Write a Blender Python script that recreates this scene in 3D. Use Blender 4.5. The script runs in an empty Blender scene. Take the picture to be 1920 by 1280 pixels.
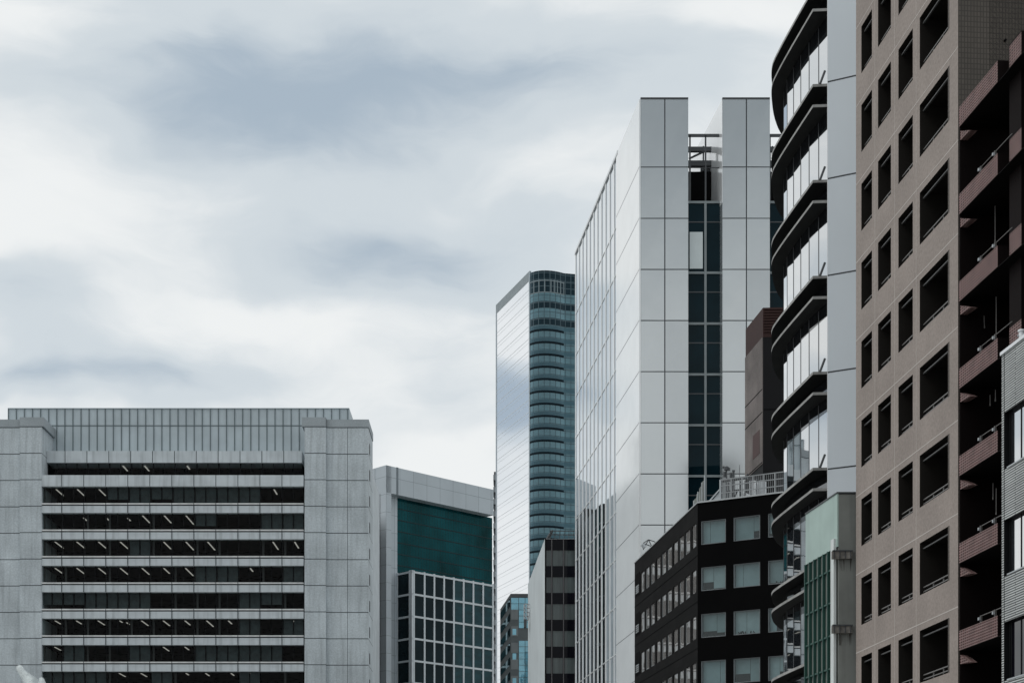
import bpy, math, random
from mathutils import Vector
random.seed(7)
S = bpy.context.scene
C = S.collection
R = math.radians
F, CX, HY, EYE = 3200.0, 960.0, 1668.0, 1.7      # focal length in photo pixels, centre column, horizon row, eye height

# ------------------------------------------------------------------ camera
cam = bpy.data.objects.new('camera', bpy.data.cameras.new('camera'))
C.objects.link(cam)
cam.location = (0, 0, EYE); cam.rotation_euler = (R(90), 0, 0)
cam.data.sensor_width = 36; cam.data.lens = F/1920*36
cam.data.shift_y = (HY-640)/1920
cam.data.clip_start = 0.5; cam.data.clip_end = 20000
S.camera = cam

# ------------------------------------------------------------------ world: overcast sky
SUN_EL, SUN_AZ = 50.0, -98.0                      # sun behind the clouds, to the left
W = bpy.data.worlds.new('World'); S.world = W; W.use_nodes = True
nt = W.node_tree; nt.nodes.clear()
def N(t, tree=None, **k):
    n = (tree or nt).nodes.new(t)
    for a, b in k.items(): setattr(n, a, b)
    return n
def math_(op, a, b=None, c=None, tree=None):
    tr = tree or nt
    n = N('ShaderNodeMath', tr, operation=op)
    for i, v in enumerate((a, b, c)):
        if v is None: continue
        if isinstance(v, (int, float)): n.inputs[i].default_value = v
        else: tr.links.new(v, n.inputs[i])
    return n.outputs[0]
sky = N('ShaderNodeTexSky', sky_type='NISHITA', sun_disc=False, sun_elevation=R(SUN_EL), sun_rotation=R(SUN_AZ))
tc = N('ShaderNodeTexCoord')
sx = N('ShaderNodeSeparateXYZ'); nt.links.new(tc.outputs['Generated'], sx.inputs[0])
X, Y, Z = sx.outputs
az = math_('ARCTAN2', X, Y)
hyp = math_('SQRT', math_('ADD', math_('MULTIPLY', X, X), math_('MULTIPLY', Y, Y)))
el = math_('DIVIDE', Z, math_('MAXIMUM', hyp, 0.02))
uv = N('ShaderNodeCombineXYZ'); nt.links.new(az, uv.inputs[0]); nt.links.new(el, uv.inputs[1])
# slow warp of the cloud banks
nz = N('ShaderNodeTexNoise'); nz.inputs['Scale'].default_value = 9; nz.inputs['Detail'].default_value = 3.5; nz.inputs['Roughness'].default_value = .48
mp = N('ShaderNodeMapping'); mp.inputs['Scale'].default_value = (1, 1.7, 1)
nt.links.new(uv.outputs[0], mp.inputs[0]); nt.links.new(mp.outputs[0], nz.inputs['Vector'])
wc = N('ShaderNodeVectorMath', operation='SUBTRACT'); nt.links.new(nz.outputs['Color'], wc.inputs[0]); wc.inputs[1].default_value = (.5, .5, .5)
ws = N('ShaderNodeVectorMath', operation='SCALE'); nt.links.new(wc.outputs[0], ws.inputs[0]); ws.inputs['Scale'].default_value = .075
wa = N('ShaderNodeVectorMath', operation='ADD'); nt.links.new(uv.outputs[0], wa.inputs[0]); nt.links.new(ws.outputs[0], wa.inputs[1])
def sky_pos(px, py):
    a = math.atan((px-CX)/F)
    return a, (HY-py)/F*math.cos(a)
total = None
def blob(u, v, a, b, amp):
    m = N('ShaderNodeMapping', vector_type='TEXTURE')
    m.inputs['Location'].default_value = (u, v, 0); m.inputs['Scale'].default_value = (a, b, 1)
    nt.links.new(wa.outputs[0], m.inputs[0])
    l = N('ShaderNodeVectorMath', operation='LENGTH'); nt.links.new(m.outputs[0], l.inputs[0])
    r = N('ShaderNodeMapRange', interpolation_type='SMOOTHERSTEP')
    for i, v_ in enumerate((1.0, 0.0, 1.0, amp)): r.inputs[i+1].default_value = v_
    nt.links.new(l.outputs[1], r.inputs[0]); return r.outputs[0]
def bank(u, v, a, b, amp, rot=0):
    """a soft cloud bank (amp < 0) or opening (amp > 0) at azimuth u, tangent of elevation v"""
    global total
    m = N('ShaderNodeMapping', vector_type='TEXTURE')
    m.inputs['Location'].default_value = (u, v, 0); m.inputs['Scale'].default_value = (a, b, 1)
    m.inputs['Rotation'].default_value = (0, 0, R(rot))
    nt.links.new(wa.outputs[0], m.inputs[0])
    l = N('ShaderNodeVectorMath', operation='LENGTH'); nt.links.new(m.outputs[0], l.inputs[0])
    r = N('ShaderNodeMapRange', interpolation_type='SMOOTHERSTEP')
    r.inputs[1].default_value = 1.0; r.inputs[2].default_value = 0.0; r.inputs[3].default_value = 0; r.inputs[4].default_value = amp
    nt.links.new(l.outputs[1], r.inputs[0])
    total = r.outputs[0] if total is None else math_('ADD', total, r.outputs[0])
def bpx(px, py, a, b, amp, rot=0):
    u, v = sky_pos(px, py); bank(u, v, a/F, b/F, amp, rot)
for b in [(600, 160, 820, 330, -.56, 0), (540, 180, 500, 210, -.20, 0), (760, 230, 420, 160, -.10, 0), (360, 190, 420, 230, -.22, 0), (240, 690, 400, 100, -.14, 0), (950, 150, 420, 190, -.12, 0), (1180, 130, 460, 170, -.42, 0), (740, 480, 520, 160, -.62, 0), (700, 470, 260, 90, -.10, 0),
          (1050, 430, 260, 90, -.22, 0), (40, 560, 170, 100, -.45, 0), (230, 690, 430, 90, -.46, 0), (30, 700, 200, 70, -.3, 0), (620, 330, 420, 110, -.22, 0), (60, 170, 180, 90, -.2, 0),
          (860, 740, 170, 130, -.12, 0), (150, 330, 330, 150, .18, 0), (40, 30, 220, 90, .26, 0), (520, 575, 300, 60, .24, 0), (60, 440, 260, 70, .22, 0),
          (850, 880, 200, 90, .30, 0), (1350, 20, 220, 60, .20, 0), (1060, 300, 180, 60, .14, 0), (600, 620, 160, 60, .16, 0)]:
    bpx(*b)
# banks further left, seen in the glass of the tower
bank(-.66, .370, .20, .020, -.7); bank(-.62, .320, .25, .022, .50); bank(-.66, .282, .26, .034, -1.0); bank(-.64, .19, .3, .055, .55)
# unseen bank added behind the viewer to darken the white tower's upper panels
bank(3.0, .50, .5, .20, -.9); bank(-3.1, .50, .4, .20, -.9)
# fine cloud texture over the whole dome
dn = N('ShaderNodeMapping'); dn.inputs['Scale'].default_value = (1, 2.4, 1); nt.links.new(wa.outputs[0], dn.inputs[0])
n2 = N('ShaderNodeTexNoise'); n2.inputs['Scale'].default_value = 7; n2.inputs['Detail'].default_value = 5; n2.inputs['Roughness'].default_value = .5
nt.links.new(dn.outputs[0], n2.inputs['Vector'])
n3 = N('ShaderNodeTexNoise'); n3.inputs['Scale'].default_value = 17; n3.inputs['Detail'].default_value = 9; n3.inputs['Roughness'].default_value = .58; n3.inputs['Distortion'].default_value = .35
nt.links.new(dn.outputs[0], n3.inputs['Vector'])
total = math_('ADD', total, math_('MULTIPLY', math_('SUBTRACT', n2.outputs['Fac'], .5), .42))
total = math_('ADD', total, math_('MULTIPLY', math_('SUBTRACT', n3.outputs['Fac'], .5), .46))
val = math_('ADD', math_('MULTIPLY', total, .88), .80)
rp = N('ShaderNodeValToRGB'); nt.links.new(val, rp.inputs[0])
e = rp.color_ramp.elements
rp.color_ramp.interpolation = 'EASE'
e[0].position = 0; e[0].color = (.400, .485, .570, 1)
e[1].position = 1; e[1].color = (.885, .905, .905, 1)
k = rp.color_ramp.elements.new(.5); k.color = (.645, .705, .745, 1)
# heavier cloud behind the camera, thinner overhead
back = N('ShaderNodeMapRange', interpolation_type='SMOOTHSTEP')
for i, v in enumerate((-.35, .55, .95, 1.0)): back.inputs[i+1].default_value = v
nt.links.new(Y, back.inputs[0])
low = N('ShaderNodeMapRange'); nt.links.new(Z, low.inputs[0])
for i, v in enumerate((-.02, .02, .25, 1.0)): low.inputs[i+1].default_value = v
zen = N('ShaderNodeMapRange', interpolation_type='SMOOTHSTEP'); nt.links.new(Z, zen.inputs[0])
for i, v in enumerate((.47, .95, 1.0, 1.75)): zen.inputs[i+1].default_value = v      # an overcast sky is brightest overhead
cl = N('ShaderNodeVectorMath', operation='SCALE'); nt.links.new(rp.outputs[0], cl.inputs[0])
nt.links.new(math_('MULTIPLY', math_('MULTIPLY', math_('MULTIPLY', math_('MULTIPLY', blob(3.0, .52, .6, .22, .42), blob(-3.2, .52, .5, .22, .42)), math_('MULTIPLY', back.outputs[0], zen.outputs[0])), low.outputs[0]), 10.0), cl.inputs['Scale'])  # blobs dim the unseen sky behind the viewer further, for the same panels
mx = N('ShaderNodeMix', data_type='RGBA'); mx.inputs['Factor'].default_value = .965
nt.links.new(sky.outputs[0], mx.inputs['A']); nt.links.new(cl.outputs[0], mx.inputs['B'])
bg = N('ShaderNodeBackground'); bg.inputs['Strength'].default_value = .1
nt.links.new(mx.outputs['Result'], bg.inputs[0])
wo = N('ShaderNodeOutputWorld'); nt.links.new(bg.outputs[0], wo.inputs[0])

# ------------------------------------------------------------------ sun (through cloud) and exposure
sl = bpy.data.lights.new('sun', 'SUN'); sl.energy = .8; sl.angle = R(40); sl.color = (1, .97, .93)
so = bpy.data.objects.new('sun', sl); C.objects.link(so)
d = Vector((math.sin(R(SUN_AZ))*math.cos(R(SUN_EL)), math.cos(R(SUN_AZ))*math.cos(R(SUN_EL)), math.sin(R(SUN_EL))))
so.rotation_euler = d.to_track_quat('Z', 'Y').to_euler(); so.location = d*300 + Vector((0, 0, 100))
S.view_settings.view_transform = 'Standard'; S.view_settings.look = 'None'
S.view_settings.exposure = 0; S.view_settings.gamma = 1
S.cycles.max_bounces = 7; S.cycles.transparent_max_bounces = 10
S.cycles.sample_clamp_indirect = 4

# ------------------------------------------------------------------ materials
def M_(name):
    m = bpy.data.materials.new(name); m.use_nodes = True
    t = m.node_tree; t.nodes.clear()
    return m, t, t.nodes.new('ShaderNodeOutputMaterial')
def noise(t, scale, detail=4, sc=(1, 1, 1), rough=.55, src='UV'):
    c = t.nodes.new('ShaderNodeTexCoord'); m = t.nodes.new('ShaderNodeMapping'); n = t.nodes.new('ShaderNodeTexNoise')
    m.inputs['Scale'].default_value = sc
    n.inputs['Scale'].default_value = scale; n.inputs['Detail'].default_value = detail; n.inputs['Roughness'].default_value = rough
    t.links.new(c.outputs[src], m.inputs[0]); t.links.new(m.outputs[0], n.inputs['Vector'])
    return n.outputs['Fac']
def rng(t, s, a, b, c, d):
    n = t.nodes.new('ShaderNodeMapRange')
    for i, v in enumerate((a, b, c, d)): n.inputs[i+1].default_value = v
    t.links.new(s, n.inputs[0]); return n.outputs[0]
def scale_col(t, col, fac):
    n = t.nodes.new('ShaderNodeVectorMath'); n.operation = 'SCALE'
    if isinstance(col, tuple): n.inputs[0].default_value = col[:3]
    else: t.links.new(col, n.inputs[0])
    t.links.new(fac, n.inputs['Scale']); return n.outputs[0]
def mat(name, col, rough=.7, spec=.5, metal=0, var=.10, scale=.6, speck=0, speck_scale=6, stain=0, bump=0, panel=None):
    """panel = (width, height, mortar, joint colour, brick offset, tone spread)"""
    m, t, out = M_(name)
    p = t.nodes.new('ShaderNodeBsdfPrincipled'); t.links.new(p.outputs[0], out.inputs[0])
    p.inputs['Roughness'].default_value = rough; p.inputs['Specular IOR Level'].default_value = spec; p.inputs['Metallic'].default_value = metal
    base = tuple(col)
    if panel:
        w, h, mo, jc, off, spread = panel
        c = t.nodes.new('ShaderNodeTexCoord'); b = t.nodes.new('ShaderNodeTexBrick')
        t.links.new(c.outputs['UV'], b.inputs['Vector'])
        b.offset = off; b.squash = 1; b.inputs['Scale'].default_value = 1
        b.inputs['Brick Width'].default_value = w; b.inputs['Row Height'].default_value = h
        b.inputs['Mortar Size'].default_value = mo; b.inputs['Mortar Smooth'].default_value = 0
        b.inputs['Color1'].default_value = (*[x*(1-spread) for x in col], 1); b.inputs['Color2'].default_value = (*[x*(1+spread) for x in col], 1)
        b.inputs['Mortar'].default_value = (*jc, 1)
        base = b.outputs['Color']
    f = rng(t, noise(t, scale), .3, .7, 1-var, 1+var)
    if speck:
        f = math_('MULTIPLY', f, rng(t, noise(t, speck_scale, 6, rough=.7), .35, .65, 1-speck, 1+speck), tree=t)
    if stain:
        f = math_('MULTIPLY', f, rng(t, noise(t, 1.6, 3, (1, .07, 1)), .48, .72, 1, 1-stain), tree=t)
    t.links.new(scale_col(t, base, f), p.inputs['Base Color'])
    if bump:
        b = t.nodes.new('ShaderNodeBump'); b.inputs['Strength'].default_value = bump; b.inputs['Distance'].default_value = .02
        t.links.new(noise(t, speck_scale, 6), b.inputs['Height']); t.links.new(b.outputs[0], p.inputs['Normal'])
    return m
def glass(name, tint, refl, rough=.015, gcol=(1, 1, 1), wob=.0, power=4.0, var=.25, scale=.35, sc=(1, 1, 1), clear=0, grid=None):
    """window glass seen from outside: a dark (or see-through) body under a mirror coat that strengthens at grazing angles"""
    m, t, out = M_(name)
    if clear:
        a = t.nodes.new('ShaderNodeBsdfTransparent'); a.inputs[0].default_value = (*tint, 1)
    else:
        a = t.nodes.new('ShaderNodeBsdfDiffuse')
        base = scale_col(t, tuple(tint), rng(t, noise(t, scale, 3, sc), .3, .7, 1-var, 1+var))
        t.links.new(base, a.inputs[0])
    g = t.nodes.new('ShaderNodeBsdfGlossy'); g.inputs['Roughness'].default_value = rough; g.inputs['Color'].default_value = (*gcol, 1)
    if wob:
        b = t.nodes.new('ShaderNodeBump'); b.inputs['Strength'].default_value = wob; b.inputs['Distance'].default_value = .05
        t.links.new(noise(t, .5, 2), b.inputs['Height']); t.links.new(b.outputs[0], g.inputs['Normal'])
    lw = t.nodes.new('ShaderNodeLayerWeight'); lw.inputs['Blend'].default_value = .5
    f = math_('ADD', math_('MULTIPLY', math_('POWER', lw.outputs['Facing'], power, tree=t), 1-refl, tree=t), refl, tree=t)
    x = t.nodes.new('ShaderNodeMixShader')
    t.links.new(f, x.inputs[0]); t.links.new(a.outputs[0], x.inputs[1]); t.links.new(g.outputs[0], x.inputs[2])
    last = x.outputs[0]
    if grid:                                        # fine metal mullions in the plane of the glass
        w, h, mo, gc, grefl = grid
        c = t.nodes.new('ShaderNodeTexCoord'); b = t.nodes.new('ShaderNodeTexBrick')
        t.links.new(c.outputs['UV'], b.inputs['Vector']); b.offset = 0; b.squash = 1
        for s, v in (('Scale', 1), ('Brick Width', w), ('Row Height', h), ('Mortar Size', mo), ('Mortar Smooth', 0)): b.inputs[s].default_value = v
        q = t.nodes.new('ShaderNodeBsdfPrincipled'); q.inputs['Base Color'].default_value = (*gc, 1); q.inputs['Roughness'].default_value = grefl
        y = t.nodes.new('ShaderNodeMixShader'); t.links.new(b.outputs['Fac'], y.inputs[0]); t.links.new(last, y.inputs[1]); t.links.new(q.outputs[0], y.inputs[2])
        last = y.outputs[0]
    t.links.new(last, out.inputs[0])
    return m
def emit(name, col, s):
    m, t, out = M_(name)
    e_ = t.nodes.new('ShaderNodeEmission'); e_.inputs[0].default_value = (*col, 1); e_.inputs[1].default_value = s
    t.links.new(e_.outputs[0], out.inputs[0]); return m

# ------------------------------------------------------------------ geometry helpers
class Fr:
    """a vertical facade plane: U runs left to right as seen, V is up, N faces the viewer"""
    def __init__(s, px, Y, vx=None, dirn=None, near_right=False, xy=None):
        s.o = Vector(xy) if xy is not None else Vector(((px-CX)/F*Y, Y))
        if dirn is not None: u = Vector(dirn)
        elif vx is None: u = Vector((1, 0))
        else: u = Vector((vx-CX, F))
        if near_right: u = -u
        s.U = u.normalized(); s.N = Vector((s.U.y, -s.U.x))
    def u(s, px):
        k_ = (px-CX)/F
        return (k_*s.o.y-s.o.x)/(s.U.x-k_*s.U.y)
    def xy(s, u, w=0): return s.o + s.U*u + s.N*w
    def z(s, px, py): return EYE + (HY-py)*s.xy(s.u(px)).y/F
    def p(s, u, v, w=0):
        q = s.xy(u, w); return Vector((q.x, q.y, v))
    def off(s, w): return Fr(0, 0, dirn=s.U, xy=s.xy(0, w))
    def turn(s, u, w=0, side=1):
        """frame of the wall that meets this one at u: side=1 the return at the right end, -1 at the left end"""
        return Fr(0, 0, dirn=-s.N*side, xy=s.xy(u, w))
class MB:
    def __init__(s, uvo=None): s.v = []; s.f = []; s.m = []; s.uvo = uvo
    def quad(s, a, b, c, d, m=0):
        i = len(s.v); s.v += [Vector(a), Vector(b), Vector(c), Vector(d)]; s.f.append((i, i+1, i+2, i+3)); s.m.append(m)
    def ngon(s, pts, m=0):
        i = len(s.v); s.v += [Vector(q) for q in pts]; s.f.append(tuple(range(i, i+len(pts)))); s.m.append(m)
    def box(s, fr, u0, u1, v0, v1, w0, w1, m=0, mt=None):
        q = [fr.p(u, v, w) for w in (w0, w1) for v in (v0, v1) for u in (u0, u1)]
        i = len(s.v); s.v += q
        for n, f in enumerate(((4, 5, 7, 6), (1, 0, 2, 3), (0, 4, 6, 2), (5, 1, 3, 7), (6, 7, 3, 2), (0, 1, 5, 4))):
            s.f.append(tuple(i+j for j in f)); s.m.append(mt if (mt is not None and n >= 4) else m)
        return s
    def prism(s, poly, z0, z1, m=0, mt=None):
        """poly counter-clockwise from above"""
        n = len(poly); a = sum(poly[i][0]*poly[(i+1) % n][1]-poly[(i+1) % n][0]*poly[i][1] for i in range(n))
        if a < 0: poly = poly[::-1]
        for i in range(n):
            p, q = poly[i], poly[(i+1) % n]
            s.quad((p[0], p[1], z0), (q[0], q[1], z0), (q[0], q[1], z1), (p[0], p[1], z1), m)
        mt = m if mt is None else mt
        s.ngon([(p[0], p[1], z1) for p in poly], mt); s.ngon([(p[0], p[1], z0) for p in poly[::-1]], mt)
        return s
    def pane(s, fr, u0, u1, v0, v1, w=0, m=0):
        s.quad(fr.p(u0, v0, w), fr.p(u1, v0, w), fr.p(u1, v1, w), fr.p(u0, v1, w), m); return s
    def bar(s, a, b, r, n=6, m=0):
        a = Vector(a); b = Vector(b); d_ = (b-a).normalized()
        t = d_.orthogonal().normalized(); k_ = d_.cross(t)
        ring = [t*math.cos(2*math.pi*i/n)*r + k_*math.sin(2*math.pi*i/n)*r for i in range(n)]
        for i in range(n):
            j = (i+1) % n
            s.quad(a+ring[i], a+ring[j], b+ring[j], b+ring[i], m)
        s.ngon([b+q for q in ring], m); s.ngon([a+q for q in ring[::-1]], m)
        return s
    def grid(s, fr, us, vs, hole, depth, w=0, m=0, mr=0):
        """a wall of cells; hole(i, j) leaves an opening with reveals of the given depth"""
        for i in range(len(us)-1):
            for j in range(len(vs)-1):
                u0, u1, v0, v1 = us[i], us[i+1], vs[j], vs[j+1]
                if not hole(i, j): s.pane(fr, u0, u1, v0, v1, w, m); continue
                b = w-depth
                s.quad(fr.p(u0, v0, w), fr.p(u0, v1, w), fr.p(u0, v1, b), fr.p(u0, v0, b), mr)
                s.quad(fr.p(u1, v1, w), fr.p(u1, v0, w), fr.p(u1, v0, b), fr.p(u1, v1, b), mr)
                s.quad(fr.p(u0, v0, w), fr.p(u0, v0, b), fr.p(u1, v0, b), fr.p(u1, v0, w), mr)
                s.quad(fr.p(u0, v1, b), fr.p(u0, v1, w), fr.p(u1, v1, w), fr.p(u1, v1, b), mr)
        return s
    def build(s, name, mats, parent=None, root=None):
        if not isinstance(mats, (list, tuple)): mats = [mats]
        r = parent
        while r is not None and r.parent is not None: r = r.parent
        o0 = r.location.copy() if r is not None else Vector((0, 0, 0))
        uo = Vector(s.uvo) if s.uvo is not None else o0
        me = bpy.data.meshes.new(name)
        me.from_pydata([tuple(q-o0) for q in s.v], [], s.f)
        for mm in mats: me.materials.append(mm)
        lay = me.uv_layers.new(name='UVMap')
        for p_ in me.polygons:
            p_.material_index = s.m[p_.index]
            n = p_.normal
            t = Vector((-n.y, n.x, 0))
            if t.length < .05 or abs(n.z) > .9: tu, tv = Vector((1, 0, 0)), Vector((0, 1, 0))
            else: tu = t.normalized(); tv = Vector((0, 0, 1))
            for li in p_.loop_indices:
                q = s.v[me.loops[li].vertex_index]-uo
                lay.data[li].uv = (q.dot(tu), q.dot(tv))
        o = bpy.data.objects.new(name, me); C.objects.link(o)
        if parent is not None: o.parent = parent
        return o
def thing(name, label, cat, x, y, z=0, group=None):
    o = bpy.data.objects.new(name, None); C.objects.link(o); o.location = (x, y, z)
    o['label'] = label; o['category'] = cat
    if group: o['group'] = group
    return o
def tag(o, label, cat, group=None):
    o['label'] = label; o['category'] = cat
    if group: o['group'] = group
    return o
def cp(o, off=(0, 0, 0), parent=None):
    c = o.copy(); C.objects.link(c)
    if parent is not None: c.parent = parent
    c.location = o.location + Vector(off)
    for ch in list(o.children): cp(ch, (0, 0, 0), c)
    return c
def struct(name, mb, m):
    o = mb.build(name, m); o['kind'] = 'structure'; return o

# ------------------------------------------------------------------ shared materials
m_black = mat('dark_interior', (.005, .005, .0055), .9, .05, var=.3)
m_joint = mat('joint_sealant', (.06, .07, .075), .9, .1)
m_roof = mat('roof_membrane', (.2, .2, .2), .9)
m_steel = mat('galvanised_steel', (.42, .45, .47), .5, .5, var=.15)
m_dsteel = mat('dark_steel', (.05, .055, .06), .5, .5)
m_white = mat('white_metal', (.72, .74, .76), .4, .5, var=.04)

# ------------------------------------------------------------------ ground, street, pavements (below the picture)
g = MB(); g.ngon([(-9000, -9000, -.12), (9000, -9000, -.12), (9000, 9000, -.12), (-9000, 9000, -.12)])
struct('ground', g, mat('paving', (.22, .22, .21), .9, scale=.2))
sA = Vector((585-CX, F)).normalized()
fr_st = Fr(0, 0, dirn=(sA.y, -sA.x), xy=(0, 0))
g = MB(); q = [(-9.5, -60), (7, -60), (7, 420), (-9.5, 420)]
P2 = lambda a, b: Vector((sA.y, -sA.x))*a + sA*b
g.ngon([(*P2(a, b), -.116) for a, b in q]); struct('road', g, mat('asphalt', (.05, .05, .052), .9, speck=.2))
for nm, a0, a1 in (('pavement', 7, 13), ('pavement', -15.5, -9.5)):
    g = MB(); g.prism([tuple(P2(a, b)) for a, b in ((a0, -60), (a1, -60), (a1, 420), (a0, 420))], -.11, .02)
    struct(nm, g, mat('pavement_slabs', (.28, .28, .27), .9, panel=(.6, .6, .01, (.12, .12, .12), .5, .08)))
g = MB()
for i in range(-8, 60): g.ngon([(*P2(a, b), -.112) for a, b in ((-1.35, i*7), (-1.2, i*7), (-1.2, i*7+3.5), (-1.35, i*7+3.5))])
struct('road_markings', g, mat('road_paint', (.7, .7, .68), .8))

# ================================================================== 1 grey concrete office block (left)
YL = 240.0
L = Fr(75, YL); lu = L.u
lz = lambda py, Y=YL: EYE+(HY-py)*Y/F
m_conc = mat('precast_concrete', (.445, .49, .515), .85, .3, var=.17, scale=.14, speck=.15, speck_scale=4.5, stain=.20)
m_conc_s = mat('smooth_concrete', (.51, .555, .58), .8, .3, var=.10, scale=.4, stain=.24)
m_ledge = mat('ledge_concrete', (.60, .61, .61), .8, .3, var=.18, scale=.5, stain=.2)
m_metalp = mat('ribbed_cladding', (.41, .47, .50), .55, .4, var=.10, scale=.25, stain=.06)
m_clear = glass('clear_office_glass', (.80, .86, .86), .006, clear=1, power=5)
m_frame = mat('black_window_frame', (.006, .007, .008), .6, .1)
m_blind = mat('roller_blind', (.022, .030, .032), .8, var=.4, scale=1.2)
m_lamp = emit('ceiling_lamp', (1, .95, .86), .33)
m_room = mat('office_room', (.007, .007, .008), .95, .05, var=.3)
cx0 = L.xy(lu(380), -12)
off = thing('office_building', 'wide grey concrete office block with black ribbon windows and lit ceiling lamps', 'office building', cx0.x, cx0.y)
FH = 49.5*YL/F
Lb = L.off(-.45)                                   # plane of the outer piers
# piers
def pier(x0, x1, top, w0, w1, seams_w):
    mb = MB((*L.xy(lu(x0)), lz(799)))
    mb.box(L, lu(x0), lu(x1), 0, lz(top), w0, w1)
    for j in range(0, 11):                          # panel joints, a hair proud of the face
        z = lz(799)-j*FH
        mb.box(L, lu(x0), lu(x1), z-.11, z, w1, w1+.004, 1)
        if x1 in (690, 78, 611): mb.box(L.turn(lu(x1), 0), 0 if w1 == 0 else .45, 8, z-.07, z, 0, .004, 1)
    return mb
pier(571, 611, 783, -8, 0, 0).build('pier', [m_conc, m_joint], off)
pier(37, 78, 783, -8, 0, 0).build('pier', [m_conc, m_joint], off)
pr = pier(611, 690, 785, -8, -.45, 0)
pr.box(L, lu(651)-.03, lu(651)+.03, 0, lz(785), -.45, -.446, 1)
pr.build('pier', [m_conc, m_joint], off)
pl = pier(-90, 37, 785, -8, -.45, 0)
for x in (-5, -47): pl.box(L, lu(x)-.03, lu(x)+.03, 0, lz(785), -.45, -.446, 1)
pl.build('pier', [m_conc, m_joint], off)
# caps
m_cap = mat('cap_concrete', (.31, .345, .365), .85, .3, var=.10, scale=.3, speck=.12)
for x0, x1, top, w1 in ((566, 611, 782, .06), (611, 691, 784.5, -.40), (37, 82, 782, .06), (-90, 37, 784.5, -.40)):
    MB().box(L, lu(x0)-.0, lu(x1), lz(799), lz(top), -8.06, w1).build('pier_cap', m_cap, off)
# small slot windows on the right flank
Rs = L.turn(lu(690), 0)
for j in range(10):
    z = lz(826)-j*FH
    MB().box(Rs, 2.2, 3.3, z-1.3, z+.2, 0, .03).build('slot_window', m_frame, off)
# core body and roof
MB().box(L, lu(-90), lu(690)-.4, 0, lz(845), -26, -10.2).build('core', m_conc_s, off)
# penthouse with ribbed metal cladding
Lp = Fr(15, 246.0); pz = lambda py: EYE+(HY-py)*246/F
pw = Lp.u(655)
mb = MB().box(Lp, 0, pw, pz(870), pz(766), -7, 0)
x = 0.0; step = 15.15*246/F
while x < pw:
    mb.box(Lp, x, x+.11, pz(870), pz(766.5), 0, .12, 1); x += step
mb.box(Lp, 0, pw, pz(798.5), pz(797), 0, .06, 1)
mb.box(Lp, 0, pw, pz(766), pz(765), -7, .14, 0)
mb.build('penthouse', [m_metalp, mat('cladding_rib', (.10, .13, .14), .5)], off)
# top storey, set back
Lt = Fr(90, 242.6); tz = lambda py: EYE+(HY-py)*242.6/F
tu0, tu1 = Lt.u(88), Lt.u(566)
mb = MB().box(Lt, tu0, tu1, tz(867), tz(845), -3.2, 0)
for i in range(12):
    u = Lt.u(122+41*i)
    if u < tu1: mb.box(Lt, u-.05, u+.05, tz(867), tz(845), 0, .005, 1)
mb.build('parapet', [m_conc_s, m_joint], off)
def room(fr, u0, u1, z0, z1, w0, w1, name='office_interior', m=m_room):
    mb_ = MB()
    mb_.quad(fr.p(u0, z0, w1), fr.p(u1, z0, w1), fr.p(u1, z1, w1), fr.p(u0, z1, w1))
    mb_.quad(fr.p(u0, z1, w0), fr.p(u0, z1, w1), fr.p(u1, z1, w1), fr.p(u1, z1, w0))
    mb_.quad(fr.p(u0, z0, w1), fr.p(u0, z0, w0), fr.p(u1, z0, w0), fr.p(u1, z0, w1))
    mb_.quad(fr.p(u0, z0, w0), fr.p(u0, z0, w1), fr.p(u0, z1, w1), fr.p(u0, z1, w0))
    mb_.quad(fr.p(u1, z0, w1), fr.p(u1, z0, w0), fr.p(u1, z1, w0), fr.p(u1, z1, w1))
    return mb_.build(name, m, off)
def lamp(fr, u, zc, w0, length, seg=4):
    mb_ = MB()
    a = length/seg
    for s_ in range(seg): mb_.box(fr, u-.10, u+.10, zc-.10, zc-.05, w0-a*(s_+.80), w0-a*s_)
    return mb_.build('ceiling_lamp', m_lamp, off)
BU = [lu(75)]+[lu(115.5+41.3*i) for i in range(11)]+[lu(569)]
n_win = 0
spare = MB()
proto = {}
def window(fr, u0, u1, z0, z1, w):
    """one bay: see-through pane with its black frame, two sashes"""
    p = MB().pane(fr, u0+.06, u1-.06, z0, z1, w).build('window', m_clear, off)
    f_ = MB()
    f_.box(fr, u0, u0+.06, z0, z1, w-.08, w+.06); f_.box(fr, u1-.06, u1, z0, z1, w-.08, w+.06)
    um = (u0+u1)/2
    f_.box(fr, um-.04, um+.04, z0, z1, w-.05, w+.03)
    f_.build('frame', m_frame, p)
    return p
blind_rows = {0: [], 1: [3, 4, 5, 6, 7, 8, 9], 2: [7, 10, 11], 3: [4], 4: [7, 8, 11], 5: [0, 1, 2, 3, 4, 9, 10], 6: [9, 11], 7: [1, 4, 7, 8, 9, 10], 8: [0, 1, 2, 5, 9]}
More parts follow.
